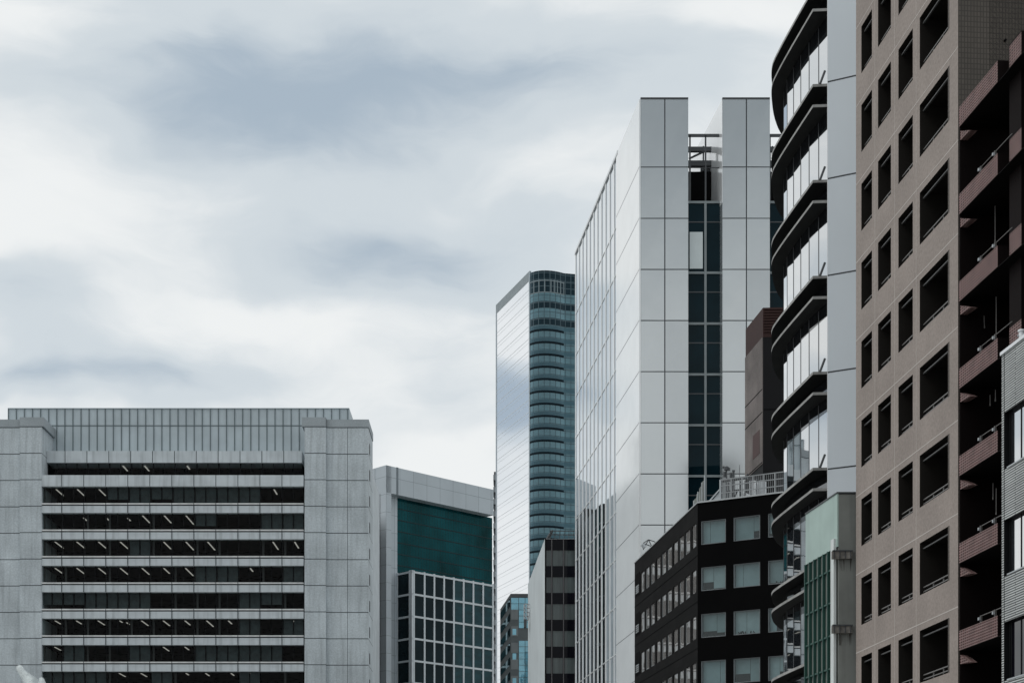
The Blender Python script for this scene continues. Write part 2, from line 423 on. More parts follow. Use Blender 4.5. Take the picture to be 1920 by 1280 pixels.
lights = {0: [(226, 1, 3), (267, 1, 3), (347, 1, 2)], 1: [(100, 1, 4), (140, 1, 4), (181, 1, 4), (511, 1, 3.2)],
          2: [(147, 2.4, 2), (190, 2.6, 1.6), (230, 2.6, 1.8), (263, 1, 5), (304, 1, 5), (345, 1, 6)],
          3: [(98, 1, 4.6), (139, 1, 4.6), (180, 1, 4.6), (221, 1, 5), (303, 1, 5.2), (345, 1, 6), (386, 1, 6), (509, 1, 5.6), (550, 1, 4.6)],
          4: [(98, 1, 4), (139, 1, 4.4), (180, 1, 4.6), (221, 1, 5), (262, 1, 5), (303, 1, 4.2), (344, 1, 6), (466, 1, 2.6)],
          5: [(187, 1.6, 2)], 6: [(98, 1, 3), (138, 1, 3), (179, 1, 4), (220, 1, 1.6), (228, 2.6, 1.8), (261, 1, 4.6), (302, 1, 4.8), (343, 1, 4), (384, 1, 5.6), (425, 1, 3), (548, 1, 4.6)],
          7: [(97, 1, 3.4), (302, 1, 4.2), (343, 1, 3)], 8: [(219, 1, 4), (260, 1, 4), (382, 1, 3), (430, 1, 2.6), (467, 1, 3), (345, 1, 2)]}
for r in range(9):
    if r == 0:
        fr, z0, z1, zl, u0, u1, bu = Lt, tz(890.5), tz(867), 0, tu0, tu1, [tu0]+[Lt.u(122+41*i) for i in range(11)]+[tu1]
    else:
        fr, u0, u1, bu = L, BU[0], BU[-1], BU
        z1 = lz(911)-(r-1)*FH; z0 = lz(942.5)-(r-1)*FH
    wg = -.55
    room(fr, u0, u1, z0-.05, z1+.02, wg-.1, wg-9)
    for b in range(12):
        n_win += 1
        if n_win <= 100: window(fr, bu[b], bu[b+1], z0, z1, wg)
        else: spare.pane(fr, bu[b]+.04, bu[b+1]-.04, z0, z1, wg)
        if b in blind_rows[r]:
            um = (bu[b]+bu[b+1])/2; drop = random.choice((1, .96, .72, .70, 1))
            mb = MB()
            for a, c in ((bu[b]+.12, um-.09), (um+.09, bu[b+1]-.12)):
                mb.box(fr, a, c, z1-(z1-z0)*drop, z1-.02, wg-.30, wg-.26)
            mb.build('roller_blind', m_blind, off)
    for px, w0, ln in lights[r]: lamp(fr, fr.u(px), z1-.02, wg-w0, ln)
spare.build('window', m_clear, off)['kind'] = 'stuff'
# pale columns inside, close behind the glass
mb = MB()
for r in range(1, 9):
    z1 = lz(911)-(r-1)*FH; z0 = lz(942.5)-(r-1)*FH
    for b in range(12):
        if b in blind_rows[r] or random.random() < .45: continue
        u = BU[b]+.22
        mb.box(L, u, u+.24, z0, z1, -1.2, -.95)
mb.build('inner_column', mat('inner_column_paint', (.035, .035, .035), .9), off)
# parapets: thin ledge, shadow groove, panel
mb = MB().box(L, BU[0], BU[-1], lz(911), lz(890), -1.0, -.05)
for b in BU[1:-1]: mb.box(L, b-.05, b+.05, lz(911), lz(890), -.05, -.045, 1)
mb.build('parapet', [m_conc_s, m_joint], off)
mb = MB((*L.xy(0), 0))
mb.box(L, BU[0], BU[-1], lz(945), lz(942.5), -1.0, -.02, 2)
mb.box(L, BU[0], BU[-1], lz(947.3), lz(945), -1.0, -.42, 1)
mb.box(L, BU[0], BU[-1], lz(960.5), lz(947.3), -1.0, -.10)
for b in BU[1:-1]: mb.box(L, b-.05, b+.05, lz(960.5), lz(942.5), -.1, -.018, 1)
p0 = mb.build('parapet', [m_conc_s, m_joint, m_ledge], off)
for r in range(1, 8): cp(p0, (0, 0, -r*FH), off)

# ================================================================== 2 white framed office with green glass
C0 = Fr(724, 300.0, vx=4200); cu = C0.u
m_mwhite = mat('pale_stone_panels', (.44, .49, .525), .6, .4, var=.06, scale=.2, panel=(3.2, 3.1, .035, (.22, .25, .27), 0, .03))
m_green = glass('green_glass', (.003, .039, .047), .03, gcol=(.22, .62, .64), power=4.5, var=.8, scale=.16, sc=(1, .6, 1), wob=.05)  # broad tone noise in the colour stands in for reflected patches
m_teal2 = glass('dark_teal_glass', (.003, .008, .011), .012, gcol=(.7, .9, .95), power=4, var=.5, wob=.05)
m_green2 = glass('teal_bay_glass', (.003, .022, .028), .03, gcol=(.6, .85, .9), power=3.5, var=.6, scale=.4, sc=(1, 2, 1), wob=.1)
m_mull = mat('pale_mullion', (.54, .585, .615), .5, .4, var=.06)
ce = C0.p(cu(860), 0, -12)
gof = thing('office_building', 'pale stone framed office with recessed green glass wall above a white window grid', 'office building', ce.x, ce.y)
uR = cu(925.3)
zt = C0.z(724, 871.5)
zb = C0.z(745, 927)                                 # bottom of the stone band
C1 = C0.off(-1.5)
u1g = C1.u(745)
mb = MB((*C0.xy(0), 0))
mb.box(C0, .04, uR, zb, zt, -14, 0)
mb.box(C0, cu(743), cu(747), zb, zt+.05, 0, .02, 1)
mb.build('stone_band', [m_mwhite, mat('stone_groove', (.16, .19, .21), .7)], gof)
Ls = C0.turn(0, 0, -1)                              # left flank, seen at a shallow angle
sl_ = lambda px: Ls.u(px)
mb = MB((*C0.xy(0), 0))
mb.box(Ls, sl_(711), 0, 0, zt, -1.2, 0)
mb.box(Ls, sl_(704), sl_(711), 0, zt, -2.6, -1.4, 1)
mb.box(Ls, sl_(685), sl_(704), 0, zt-.2, -2, .0)
mb.build('left_pilaster', [m_mwhite, mat('pilaster_recess', (.22, .27, .30), .7)], gof)
mb = MB((*C0.xy(0), 0)); mb.box(C1, -.0, u1g, 0, zb, -12, 0); mb.build('recessed_wall', m_mwhite, gof)
# the glass wall, floor by floor
zg0 = 0.0
FG = 21.0*307/F*1.0
zrow = zb; k = 0
m_fstrip = mat('dark_teal_strip', (.004, .022, .026), .5, .2)
gp = None
while zrow > C1.z(745, 1120):
    mb = MB(); mb.pane(C1, u1g, C1.u(925), zrow-FG+.18, zrow, -.3)
    o = mb.build('glass_band', m_green, gof)
    mb = MB(); mb.box(C1, u1g, C1.u(925), zrow-FG, zrow-FG+.18, -.6, -.26)
    mb.build('floor_strip', m_fstrip, o)
    mb = MB()
    n = 36; w_ = (C1.u(925)-u1g)/n
    for i in range(n): mb.box(C1, u1g+i*w_, u1g+i*w_+.05, zrow-FG+.18, zrow, -.30, -.285)
    mb.build('mullion', mat('green_mullion', (.004, .035, .038), .4, .2) if k == 0 else bpy.data.materials['green_mullion'], o)
    zrow -= FG; k += 1
MB().box(C1, u1g, C1.u(925), 0, zrow, -6, -.35).build('lower_wall', m_black, gof)
MB().box(C1, u1g, C1.u(925), zrow, zb, -12, -2).build('core', m_black, gof)
# projecting bay with its white grid
Rt = Fr(0, 0, dirn=C0.N, xy=C1.xy(C1.u(743)))        # left return of the bay (runs towards the viewer)
rl = Rt.u(772)
B = Fr(0, 0, dirn=C0.U, xy=Rt.xy(rl))
bz = lambda py: B.z(772, py)
rows = [1069, 1075]+[]
zr = [bz(1071)-i*41.6*B.o.y/F for i in range(0, 8)]
colsB = [0]+[B.u(797.5+18.4*i) for i in range(0, 9)]
colsB = [0, B.u(776.5)]+[B.u(796.5+18.3*i) for i in range(0, 8)]
ue = colsB[-1]
mb = MB()
for i, c in enumerate(colsB[1:]): mb.box(B, c-.17, c+.17, 0, zr[0]+.3, -.3, 0)
mb.box(B, 0, .45, 0, zr[0]+.3, -.3, 0)
for z in zr: mb.box(B, 0, ue, z-.17, z+.17, -.3, -.015)
mb.box(Rt, rl-.8, rl-.005, 0, zr[0]+.3, -.3, 0)
mb.box(Rt, 0, .3, 0, zr[0]+.3, -.3, 0)
for z in zr: mb.box(Rt, 0, rl, z-.17, z+.17, -.3, -.015)
mb.build('bay_grid', m_mull, gof)
zr.append(zr[-1]-5)
for i in range(1, len(colsB)-1):
    for j in range(len(zr)-1):
        MB().pane(B, colsB[i]+.17, colsB[i+1]-.17, zr[j+1]+.17, zr[j]-.17, -.16).build('window', m_teal2 if i < 5 else m_green2, gof)
for j in range(len(zr)-1):
    MB().pane(Rt, .3, rl-.8, zr[j+1]+.17, zr[j]-.17, -.16).build('window', m_teal2, gof)
mb = MB(); q = [tuple(C1.xy(u1g)), tuple(B.xy(.4, -.6)), tuple(B.xy(ue-.4, -.6)), tuple(C1.xy(C1.u(924), -.2))]
MB().prism(q, 0, zr[0]+.3).build('bay_body', m_black, gof)

# ------------------------------------------------------------------ unseen dark block added behind the concrete office, to mirror in the white tower's flank
k_ = (695.5-CX)/F
dk = thing('office_building', 'unseen dark glass office block added behind the concrete office, mirrored as black stripes in the white tower', 'office building', -34, 292)
m_dk = glass('near_black_glass', (.006, .009, .010), .02, power=5)
MB().prism([(k_*276, 276), (k_*301, 301), (-42, 312), (-52, 290), (-34, 274)], 0, 65.2).build('wall', m_dk, dk)
MB().prism([(k_*290, 290), (k_*301, 301), (-42, 312), (-46, 300)], 65.2, 67.6).build('roof_block', m_dk, dk)
for i in range(16): MB().prism([(k_*275.9+.03, 275.9), (k_*301+.03, 301), (k_*301-.5, 301), (k_*276-.5, 275.9)], 4*i+2, 4*i+2.25).build('floor_band', m_dsteel, dk)

# ================================================================== 3 slim residential tower edge behind
sx0 = Fr(925, 700); z1 = EYE+(HY-884)*700/F; sw = sx0.u(950)
slim = thing('apartment_building', 'thin dark sliver of a building with stacked balconies left of the glass tower', 'apartment building', sx0.xy(sw/2).x, 706)
MB().box(sx0, .25, sw, 0, z1, -14, 0).build('wall', mat('dark_tower_wall', (.07, .08, .09), .8), slim)
z = z1-2
b0 = MB().box(sx0, 0, sw, z-1.6, z+.5, -9, 1.2).build('balcony', mat('tower_balcony', (.24, .27, .29), .7), slim)
for i in range(1, 34): cp(b0, (0, 0, -4.95*i), slim)

# ================================================================== 4 tall glass tower with rounded front
YT = 600.0
m_tl = glass('mirror_curtain_wall', (.30, .33, .36), .80, rough=.04, gcol=(.97, .98, 1), power=1.5, var=.06, wob=.02)
m_tb = glass('blue_curtain_wall', (.032, .092, .112), .15, rough=.03, gcol=(.52, .75, .84), power=2.0, var=.55, scale=.12, sc=(1, 2.4, 1),
             grid=(2.05, 2.16, .11, (.02, .055, .075), .5))
m_tcrown = glass('dark_crown_glass', (.003, .014, .021), .02, gcol=(.6, .8, .9), power=3, grid=(2.05, 2.16, .12, (.05, .09, .11), .5))
m_ledge2 = mat('dark_ledge', (.003, .010, .016), .6, .1)
m_tgrey = mat('grey_tower_band', (.23, .27, .29), .6)
tz_ = lambda py, Y=YT: EYE+(HY-py)*Y/F
TL = Fr(993, YT+2.6, vx=-149, near_right=True)
tl0 = TL.u(930)
tow = thing('skyscraper', 'tallest blue glass tower with rounded front and mirror bright left side', 'skyscraper', TL.o.x+4, YT+20)
# plan of the rounded front
def bez(pts, n):
    out = []
    for i in range(n+1):
        t = i/n
        q = [Vector(p) for p in pts]
        while len(q) > 1: q = [q[j]*(1-t)+q[j+1]*t for j in range(len(q)-1)]
        out.append(q[0])
    return out
nearc = TL.xy(0)
curve = bez([tuple(nearc), (nearc.x+2.6, YT-1.4), (nearc.x+7.5, YT-1.3), (18.3, YT+2.4)], 12)
back = [(34, YT+6), (34, YT+42), tuple(TL.xy(tl0, -20)), tuple(TL.xy(tl0))]
plan = [tuple(q) for q in curve]+back
ztop = tz_(507.5)
MB().prism([(Vector(q)-Vector((14, YT+20)))*.97+Vector((14, YT+20)) for q in map(Vector, plan)], 0, ztop-2).build('core', m_black, tow)
# left mirror face with floor lines
mb = MB((*TL.xy(0), 0)); mb.pane(TL, tl0, 0, 0, tz_(526, YT+2.6)); lf = mb.build('mirror_wall', m_tl, tow)
mb = MB().box(TL, tl0, .02, tz_(526, YT+2.6), tz_(508, YT+2.6), -.6, .06); mb.build('crown_band', m_tgrey, tow)
mb = MB(); z = tz_(526, YT+2.6)-3.0
while z > 5:
    mb.box(TL, tl0, 0, z-.11, z, .0, .05); mb.box(TL, tl0, 0, z-1.43, z-1.36, .0, .03); z -= 4.3125
mb.build('floor_line', mat('floor_line_metal', (.66, .69, .71), .5), tow)
MB().box(TL, tl0, tl0+.9, 0, tz_(526, YT+2.6), .0, .12).build('edge_trim', mat('tower_edge', (.36, .41, .45), .5), tow)
MB().box(TL, -.45, .35, 0, tz_(510, YT+2.6), -.3, .14).build('corner_trim', mat('tower_corner', (.34, .40, .44), .5), tow)
def curtain(z0, z1, m, name, w=0.0, pts=None, parent=None):
    mb_ = MB((*curve[0], z0))
    L_ = 0.0
    P_ = pts or (curve+[Vector((34, YT+6))])
    start = len(mb_.v)
    o_uv = []
    for a, b in zip(P_[:-1], P_[1:]):
        mb_.quad((a.x, a.y, z0), (b.x, b.y, z0), (b.x, b.y, z1), (a.x, a.y, z1))
        l_ = (b-a).length; o_uv.append((L_, L_+l_)); L_ += l_
    o = mb_.build(name, m, parent or tow)
    lay = o.data.uv_layers[0].data
    for i, (a, b) in enumerate(o_uv):
        for k_, (u_, v_) in enumerate(((a, 0), (b, 0), (b, z1-z0), (a, z1-z0))): lay[i*4+k_].uv = (u_, v_)
    return o
curtain(tz_(523), ztop, m_tcrown, 'crown')
curtain(tz_(548), tz_(523), m_tcrown, 'plant_floor')
mb = MB()
for i, q in enumerate(curve):
    if i % 2 == 0 or i > 8: mb.box(Fr(0, 0, dirn=(1, 0), xy=q), -.14, .14, tz_(548), tz_(524), -.2, .12)
q = [(a.x, a.y-.1) for a in curve]+[(a.x, a.y+.3) for a in curve[::-1]]
mb.prism(q, tz_(527), tz_(525.5)); mb.prism(q, tz_(549), tz_(547.5))
mb.build('crown_frame', mat('crown_frame_metal', (.20, .25, .27), .5), tow)
zz = tz_(548)
P4 = 23.0*YT/F
for a, b, nm, m in ((548, 565, 'glass_band', m_tb), (565, 578, 'dark_band', m_tcrown), (578, 596, 'glass_band', m_tb), (596, 609, 'dark_band', m_tcrown)):
    curtain(tz_(b), tz_(a), m, nm)
zz = tz_(609)
# floors with a dark ledge each
outer = [Vector((a.x, a.y-.35)) for a in curve[:]]
first = None; k = 0
zf = zz
fb = curtain(zf-P4, zf, m_tb, 'glass_band')
mb = MB(); mb.prism([tuple(a) for a in outer]+[(a.x, a.y+.3) for a in curve[::-1]], zf-P4*.36-.55, zf-P4*.36)
mb.build('ledge', m_ledge2, fb)
sh = [Vector((a.x, a.y-.04)) for a in curve+[Vector((34, YT+6))]]
m_tsp = glass('blue_grey_spandrel', (.016, .052, .068), .10, rough=.05, gcol=(.42, .62, .72), power=2.4, var=.5, scale=.1)
curtain(zf-P4*.36, zf-P4*.36+1.3, m_tsp, 'spandrel', pts=sh, parent=fb)
for k in range(1, 43):
    if zf-P4*(k+1) < 0: break
    cp(fb, (0, 0, -P4*k), tow)

# ================================================================== 5 striped office and 6 small blue-glass office in the gap
YS = 200.0
SF = Fr(1021.5, YS); SL = Fr(1021.5, YS, vx=777, near_right=True)
sz = lambda py: EYE+(HY-py)*YS/F
so_ = thing('office_building', 'narrow office with white blank side wall and dark and grey glass stripes', 'office building', SF.o.x+2, YS+6)
sl0 = SL.u(990)
ur = SF.u(1077)+1.2
m_swhite = mat('white_rendered_wall', (.53, .575, .59), .8, .3, var=.09, scale=.15, stain=.1)
MB().prism([tuple(SL.xy(sl0)), tuple(SL.xy(0)), tuple(SF.xy(ur)), (SF.xy(ur).x+1, SL.xy(sl0).y)], 0, sz(1009.5)).build('wall', m_swhite, so_)
m_sdark = glass('black_spandrel', (.004, .004, .007), .008, power=4)
m_slite = glass('blind_backed_glass', (.075, .092, .092), .03, power=4, var=.35, scale=1.6, sc=(1, .05, 1))
mb0 = None
for i in range(7):
    z1 = sz(1010.5+50.3*i)
    o = MB().box(SF, 0.02, ur, sz(1031+50.3*i), z1, 0, .12).build('spandrel', m_sdark, so_)
    for a, b in ((1024, 1033.2), (1036, 1055.2), (1058, 1079)):
        MB().pane(SF, SF.u(a), SF.u(b), sz(1060.5+50.3*i), sz(1031.2+50.3*i), .03).build('window', m_slite, so_)
mb = MB()
for px in (1034.5, 1056.5): mb.box(SF, SF.u(px)-.05, SF.u(px)+.05, 0, sz(1010), 0, .2)
mb.box(SF, 0, .16, 0, sz(1010), 0, .2, 1)
mb.build('mullion', [mat('bronze_mullion', (.10, .095, .10), .5), m_black], so_)
MB().box(SF, 0, ur, 0, sz(1010), .0, .012).build('backing', m_black, so_)
mb = MB()
for z in (sz(994), sz(1001)): mb.box(SF, .6, ur, z-.05, z+.05, -.3, -.24)
for i in range(8): mb.box(SF, .6+i*.55, .66+i*.55, sz(1010), sz(994), -.3, -.24)
mb.build('roof_rail', m_dsteel, so_)
mb = MB()
mb.bar(SF.p(.2, sz(1010), -.4), SF.p(.9, sz(993), -.4), .16); mb.bar(SF.p(.5, sz(1010), -.4), SF.p(.95, sz(992), -.4), .10)
tag(mb.build('roof_davit', m_dsteel), 'dark slanting davit arm on the roof edge of the striped narrow office', 'davit')
# lattice cradle at the flank of the striped office
cr = SL.p(SL.u(994), sz(1100), .2)
crd = thing('maintenance_cradle', 'small steel lattice maintenance cradle hanging off the white side wall', 'cradle', *cr)
Fc = Fr(0, 0, dirn=(1, 0), xy=(cr.x, cr.y))
kx = YS/F*1.05
mb = MB()
zz0, zz1 = sz(1098), sz(1064)
for u in (-9*kx, -2*kx):
    mb.box(Fc, u-.07, u+.07, zz0, zz1, -.1, .06)
for i in range(5):
    z = zz0+(zz1-zz0)*i/4
    mb.box(Fc, -9*kx, 6*kx*(i/4)+0, z-.06, z+.06, -.1, .06)
    if i < 4: mb.bar(Fc.p(-9*kx, z, 0), Fc.p(-2*kx+4*kx*i/4, z+(zz1-zz0)/4, 0), .05)
mb.bar(Fc.p(6*kx, zz1, 0), Fc.p(-1*kx, zz0, 0), .06)
mb.build('lattice', m_steel, crd)
MB().box(Fc, -9.6*kx, -4*kx, zz0-.9, zz0+.1, -.9, .3).build('cradle_basket', m_dsteel, crd)

YB = 262.0
bF = Fr(957, YB); bL = Fr(957, YB, vx=585, near_right=True)
bz_ = lambda py: EYE+(HY-py)*YB/F
blu = thing('office_building', 'low office with bright blue glass front below the mirror tower', 'office building', bF.o.x+2, YB+8)
bl0 = bL.u(938); br = bF.u(1000)
MB().prism([tuple(bL.xy(bl0)), tuple(bL.xy(0)), tuple(bF.xy(br)), (bF.xy(br).x, bL.xy(bl0).y)], 0, bz_(1113)).build('wall', mat('grey_office_wall', (.075, .088, .092), .7), blu)
m_bcy = glass('bright_blue_glass', (.06, .22, .30), .22, gcol=(.6, .9, 1), power=3, var=.5, scale=.5, sc=(1, 1.5, 1), wob=.1)
MB().box(bF, 0, br, bz_(1119), bz_(1112.5), 0, .1).build('top_band', m_dsteel, blu)
for j in range(15):
    z1 = bz_(1120+11.5*j)
    for i, (a, b) in enumerate(((958.5, 972), (973, 984), (985, 996))):
        if j > 1 and i == 0:
            if j % 4 in (1,): MB().pane(bF, bF.u(961), bF.u(968), z1-1, z1-.05, .05).build('window', m_bcy, blu)
            continue
        if j in (5, 6) and i > 0: continue
        MB().pane(bF, bF.u(a), bF.u(b), z1-10.7*YB/F, z1, .05).build('window', m_bcy, blu)
m_bgrey = mat('grey_panel', (.13, .145, .15), .6)
for j in range(7):
    z1 = bz_(1142+31*j)
    MB().box(bF, .1, bF.u(971.5), z1-19*YB/F, z1, 0, .04).build('panel', m_bgrey, blu)
    o = None
for j in range(8):
    z1 = bz_(1117)-j*27.5*YB/F
    n = 7; w_ = (-bl0)/n
    for i in range(n):
        MB().pane(bL, bl0+i*w_+.25, bl0+(i+1)*w_-.15, z1-1.5, z1-.3, .04).build('window', m_teal2, blu)

# ================================================================== 7 white panelled tower
YW = 150.0
WF = Fr(1201, YW); WL = Fr(1201, YW, vx=577, near_right=True)
wz = lambda py: EYE+(HY-py)*YW/F
wu = WF.u
m_wpan = glass('white_metal_panel', (.365, .392, .402), .40, rough=.14, gcol=(.96, .985, .985), power=4, var=.05, scale=.22, wob=.10)
m_wpan2 = glass('white_metal_panel_grey', (.335, .362, .374), .36, rough=.17, gcol=(.96, .985, .985), power=4, var=.08, scale=.22, wob=.10)
m_wpan3 = glass('white_metal_panel_pale', (.395, .422, .43), .38, rough=.12, gcol=(.96, .985, .985), power=4, var=.06, scale=.22, wob=.10)
m_wgl = glass('glossy_white_panel', (.80, .82, .83), .12, rough=.10, power=3.8, var=.04, wob=.12)
m_wj = mat('panel_joint', (.045, .05, .055), .8)
m_wgd = glass('dark_blue_green_glass', (.003, .012, .017), .012, gcol=(.8, .95, 1), power=4, var=.3)
m_wgm = glass('strip_glass', (.012, .018, .022), .10, gcol=(.93, .97, 1), power=1.4, var=.3)
w0 = WF.p(wu(1320), 0, -16)
wt = thing('office_tower', 'white panelled tower with two tall shafts and a fin striped glossy flank', 'tower', w0.x, w0.y)
wl_far = WL.u(1080)
ztw = wz(186.5)
jl = [313.5, 409.5]+[409.5+95.7*i for i in range(1, 12)]
# left shaft: parallelogram plan
lenL = -wl_far
A2 = WL.U*wl_far
def shaft(x0, x1, ztop_, name, seams):
    a = WF.xy(wu(x0)); b = WF.xy(wu(x1))
    mb_ = MB((*a, 0))
    mb_.prism([tuple(a), tuple(b), tuple(b+A2), tuple(a+A2)], 0, ztop_)
    ed_ = [ztop_]+[wz(y) for y in jl if wz(y) > 0]+[0]
    for (ua, ub) in ((wu(x0), wu(seams)), (wu(seams), wu(x1))):
        for za, zb_ in zip(ed_[1:], ed_[:-1]):
            t_ = [random.uniform(.002, .03) for _ in range(4)]      # panels never hang perfectly flat
            mb_.quad(WF.p(ua+.05, za+.045, t_[0]), WF.p(ub-.05, za+.045, t_[1]), WF.p(ub-.05, zb_-.045, t_[2]), WF.p(ua+.05, zb_-.045, t_[3]), random.choice((0, 0, 2, 3)))
    for y in jl: mb_.box(WF, wu(x0), wu(x1), wz(y)-.045, wz(y)+.045, 0, .004, 1)
    xm = seams; mb_.box(WF, wu(xm)-.05, wu(xm)+.05, 0, ztop_, 0, .0045, 1)
    mb_.box(WF, wu(x0), wu(x1), ztop_, ztop_+.16, -1, .03, 1)
    return mb_.build(name, [m_wpan, m_wj, m_wpan2, m_wpan3], wt)
shaft(1201, 1290.5, ztw, 'front_shaft', 1246.5)
shaft(1354.5, 1443.5, ztw, 'front_shaft', 1399.5)
# flank of the left shaft: smooth strip, groove, then glass between white fins
gz0 = WL.u(1160.5); gz1 = WL.u(1157.5)
zf_top = ztw-.25
mb = MB((*WL.xy(0), 0))
mb.box(WL, gz1, 0.02, 0, ztw-.02, .002, .12)
for i in range(0, 15):
    z = wz(313.5)-i*4.486
    mb.box(WL, gz1, .02, z-.03, z+.03, .12, .124, 1)
mb.build('smooth_strip', [m_wgl, m_wj], wt)
# glossy lining of the gap side of the right shaft
gR = Fr(0, 0, dirn=WL.U, xy=WF.xy(wu(1354.5)))
MB().box(gR, -20, 0, wz(380), ztw-.02, .0, .03).build('shaft_lining', m_wgl, wt)
MB().box(WL, gz0, gz1, 0, ztw-.3, .002, .03).build('groove', mat('groove_metal', (.07, .08, .09), .5), wt)
nf = 11; span = gz0-wl_far; pitch = span/nf
for i in range(nf):
    a = wl_far+i*pitch
    st = MB((*WL.xy(a), 0)).pane(WL, a+.30, a+pitch, 0, zf_top, .03).build('glass_strip', m_wgm, wt)
    mb = MB().box(WL, a, a+.30, 0, zf_top, .0, .10); mb.build('fin', m_wgl, wt)
    tr = MB()
    for j in range(0, 15):
        z = wz(330)-j*4.486
        tr.box(WL, a+.30, a+pitch, z-.05, z+.05, .03, .08)
    tr.build('transom', m_wgl, st)
MB().box(WL, wl_far, gz0, zf_top, zf_top+.3, -.5, .16).build('coping', m_white, wt)
# recessed windows between the shafts and right of the second shaft
WR = WF.off(-.9)
zs = wz(372)
def winbay(x0, xm, x1):
    u0, um, u1 = WR.u(x0)-.3, WR.u(xm), WR.u(x1)+.3
    a = WF.xy(wu(x0), -1.2); b = WF.xy(wu(x1)+.0, -1.2)
    MB().prism([tuple(a), tuple(b), tuple(b+A2), tuple(a+A2)], 0, zs-.1).build('infill', m_black, wt)
    fm = MB()
    fm.box(WR, um-.10, um+.10, 0, zs, -.1, .12)
    ys = [(372, 409, 426, 505)]+[(505+95.7*i, 541+95.7*i, 0, 600.7+95.7*i) for i in range(0, 9)]
    for (y0, y1, _, y2) in ys:
        fm.box(WR, u0, u1, wz(y0)-.10, wz(y0)+.10, -.1, .10)
        fm.box(WR, u0, u1, wz(y1)-.05, wz(y1)+.05, -.1, .03, 1)
        for a_, b_ in ((u0, um-.1), (um+.1, u1)):
            o = MB().pane(WR, a_, b_, wz(y2), wz(y1), 0).build('window', m_wgd, wt)
            MB().pane(WR, a_, b_, wz(y1), wz(y0), 0).build('upper_pane', m_wgd, o)
    fm.build('window_frame', [mat('grey_window_frame', (.20, .23, .24), .5), m_dsteel], wt)
winbay(1290.5, 1322.5, 1354.5)
winbay(1443.5, 1476, 1510)
MB().box(WR, WR.u(1293), WR.u(1317.5), wz(497), wz(428), .02, .06).build('pale_blind', mat('pale_blind_fabric', (.60, .66, .67), .7, var=.04), wt)
MB().prism([tuple(WF.xy(wu(1443.5), -3)), tuple(WF.xy(wu(1560), -3)), tuple(WF.xy(wu(1560))+A2), tuple(WF.xy(wu(1443.5))+A2)], 0, wz(420)).build('rear_block', m_wpan, wt)
# roof screen rails and plant behind
for x0, x1 in ((1290.5, 1354.5), (1443.5, 1500)):
    mb = MB()
    a, b = wu(x0)+.02, wu(x1)-.02
    mb.box(WF, a, b, wz(246)-.06, wz(243)+.06, -1.1, -1.0)
    mb.box(WF, a, b, wz(305)-.03, wz(305)+.03, -1.1, -1.04)
    for px in ((1296, 1325.5) if x0 < 1400 else (1447,)):
        mb.box(WF, wu(px)-.07, wu(px)+.07, zs, wz(245), -1.1, -1.0)
    mb.build('roof_screen', m_dsteel, wt)
def plant(x0, x1, label, k_):
    P = WF.off(-4)
    q = P.p(P.u((x0+x1)/2), zs, 0)
    t = thing('cooling_unit', label, 'cooling unit', *q, group='rooftop cooling plant')
    a, b = P.u(x0), P.u(x1); zz_ = lambda py: EYE+(HY-py)*(YW+4)/F
    MB().box(P, a-.1, b-.15*(b-a), zs, zz_(322), -2, 0).build('casing', m_black, t)
    mb_ = MB()
    mb_.box(P, a-.6, b+1.2, zz_(283), zz_(275), -.4, 0)
    mb_.box(P, a-.6, b+.4, zz_(311), zz_(301), -.4, .02)
    mb_.bar(P.p(a, zz_(297), -.1), P.p((a+b)/2+.5, zz_(279), -.1), .09); mb_.bar(P.p(b+.3, zz_(297), -.1), P.p((a+b)/2+.5, zz_(279), -.1), .09)
    for px in (x0+2, (x0+x1)/2, x1-2): mb_.box(P, P.u(px)-.06, P.u(px)+.06, zz_(318), zz_(272), -.4, -.2)
    mb_.build('frame', m_dsteel, t)
    mb_ = MB()
    c = P.p((a+b)/2+.4, zz_(318), -1)
    mb_.bar(c, c+Vector((0, 0, .9)), .6, 12); mb_.bar(c+Vector((-.6, 0, -.2)), c+Vector((.9, 0, -.2)), .14, 8)
    mb_.build('fan_housing', m_dsteel, t)
plant(1292, 1347, 'black rooftop cooling unit framed between the two white shafts', 0)
plant(1447, 1478, 'black rooftop cooling unit right of the second white shaft', 1)

# ================================================================== 8 brown stone stair tower behind
YR = 125.0
Bdir = Vector((5610, -3200)).normalized()
rL = Fr(1430.5, YR, vx=560, near_right=True)
rF = Fr(1430.5, YR, dirn=(1, -.06))
rz = lambda py: EYE+(HY-py)*YR/F
m_brn = mat('brown_stone', (.135, .118, .112), .7, .3, var=.35, scale=.35, speck=.15, stain=.15)
m_rust = mat('rust_panel', (.034, .013, .011), .7, .3, var=.15)
m_bk = mat('black_wall', (.006, .006, .007), .6, .15)
brn = thing('stair_tower', 'brown stone faced tower with rust coloured top rising behind the black office', 'tower', rL.o.x+1, YR+3)
r0 = rL.u(1398); rr = rF.u(1520)
far = rL.xy(r0)
pl_ = [tuple(far), tuple(rL.xy(0)), tuple(rF.xy(rr)), (rF.xy(rr).x+.5, far.y+1)]
mb = MB((*rL.xy(0), rz(631))); mb.prism(pl_, rz(880), rz(632)); mb.build('wall', m_bk, brn)
mb = MB((*rL.xy(0), 0)).prism([tuple(Vector(q)+Vector((.0, -.02))) for q in pl_], rz(632), rz(577)); mb.build('rust_top', m_rust, brn)
mb = MB((*rL.xy(0), 0)); mb.box(rL, r0, 0, rz(869), rz(632), .0, .05)
for y in (729, 772, 866): mb.box(rL, r0, 0, rz(y)-.04, rz(y)+.04, .05, .056, 1)
mb.build('stone_face', [m_brn, m_black], brn)
MB().box(rL, rL.u(1413), rL.u(1425.5), rz(845), rz(800), .05, .07).build('window', mat('dark_red_shutter', (.045, .014, .012), .6), brn)
mb = MB()
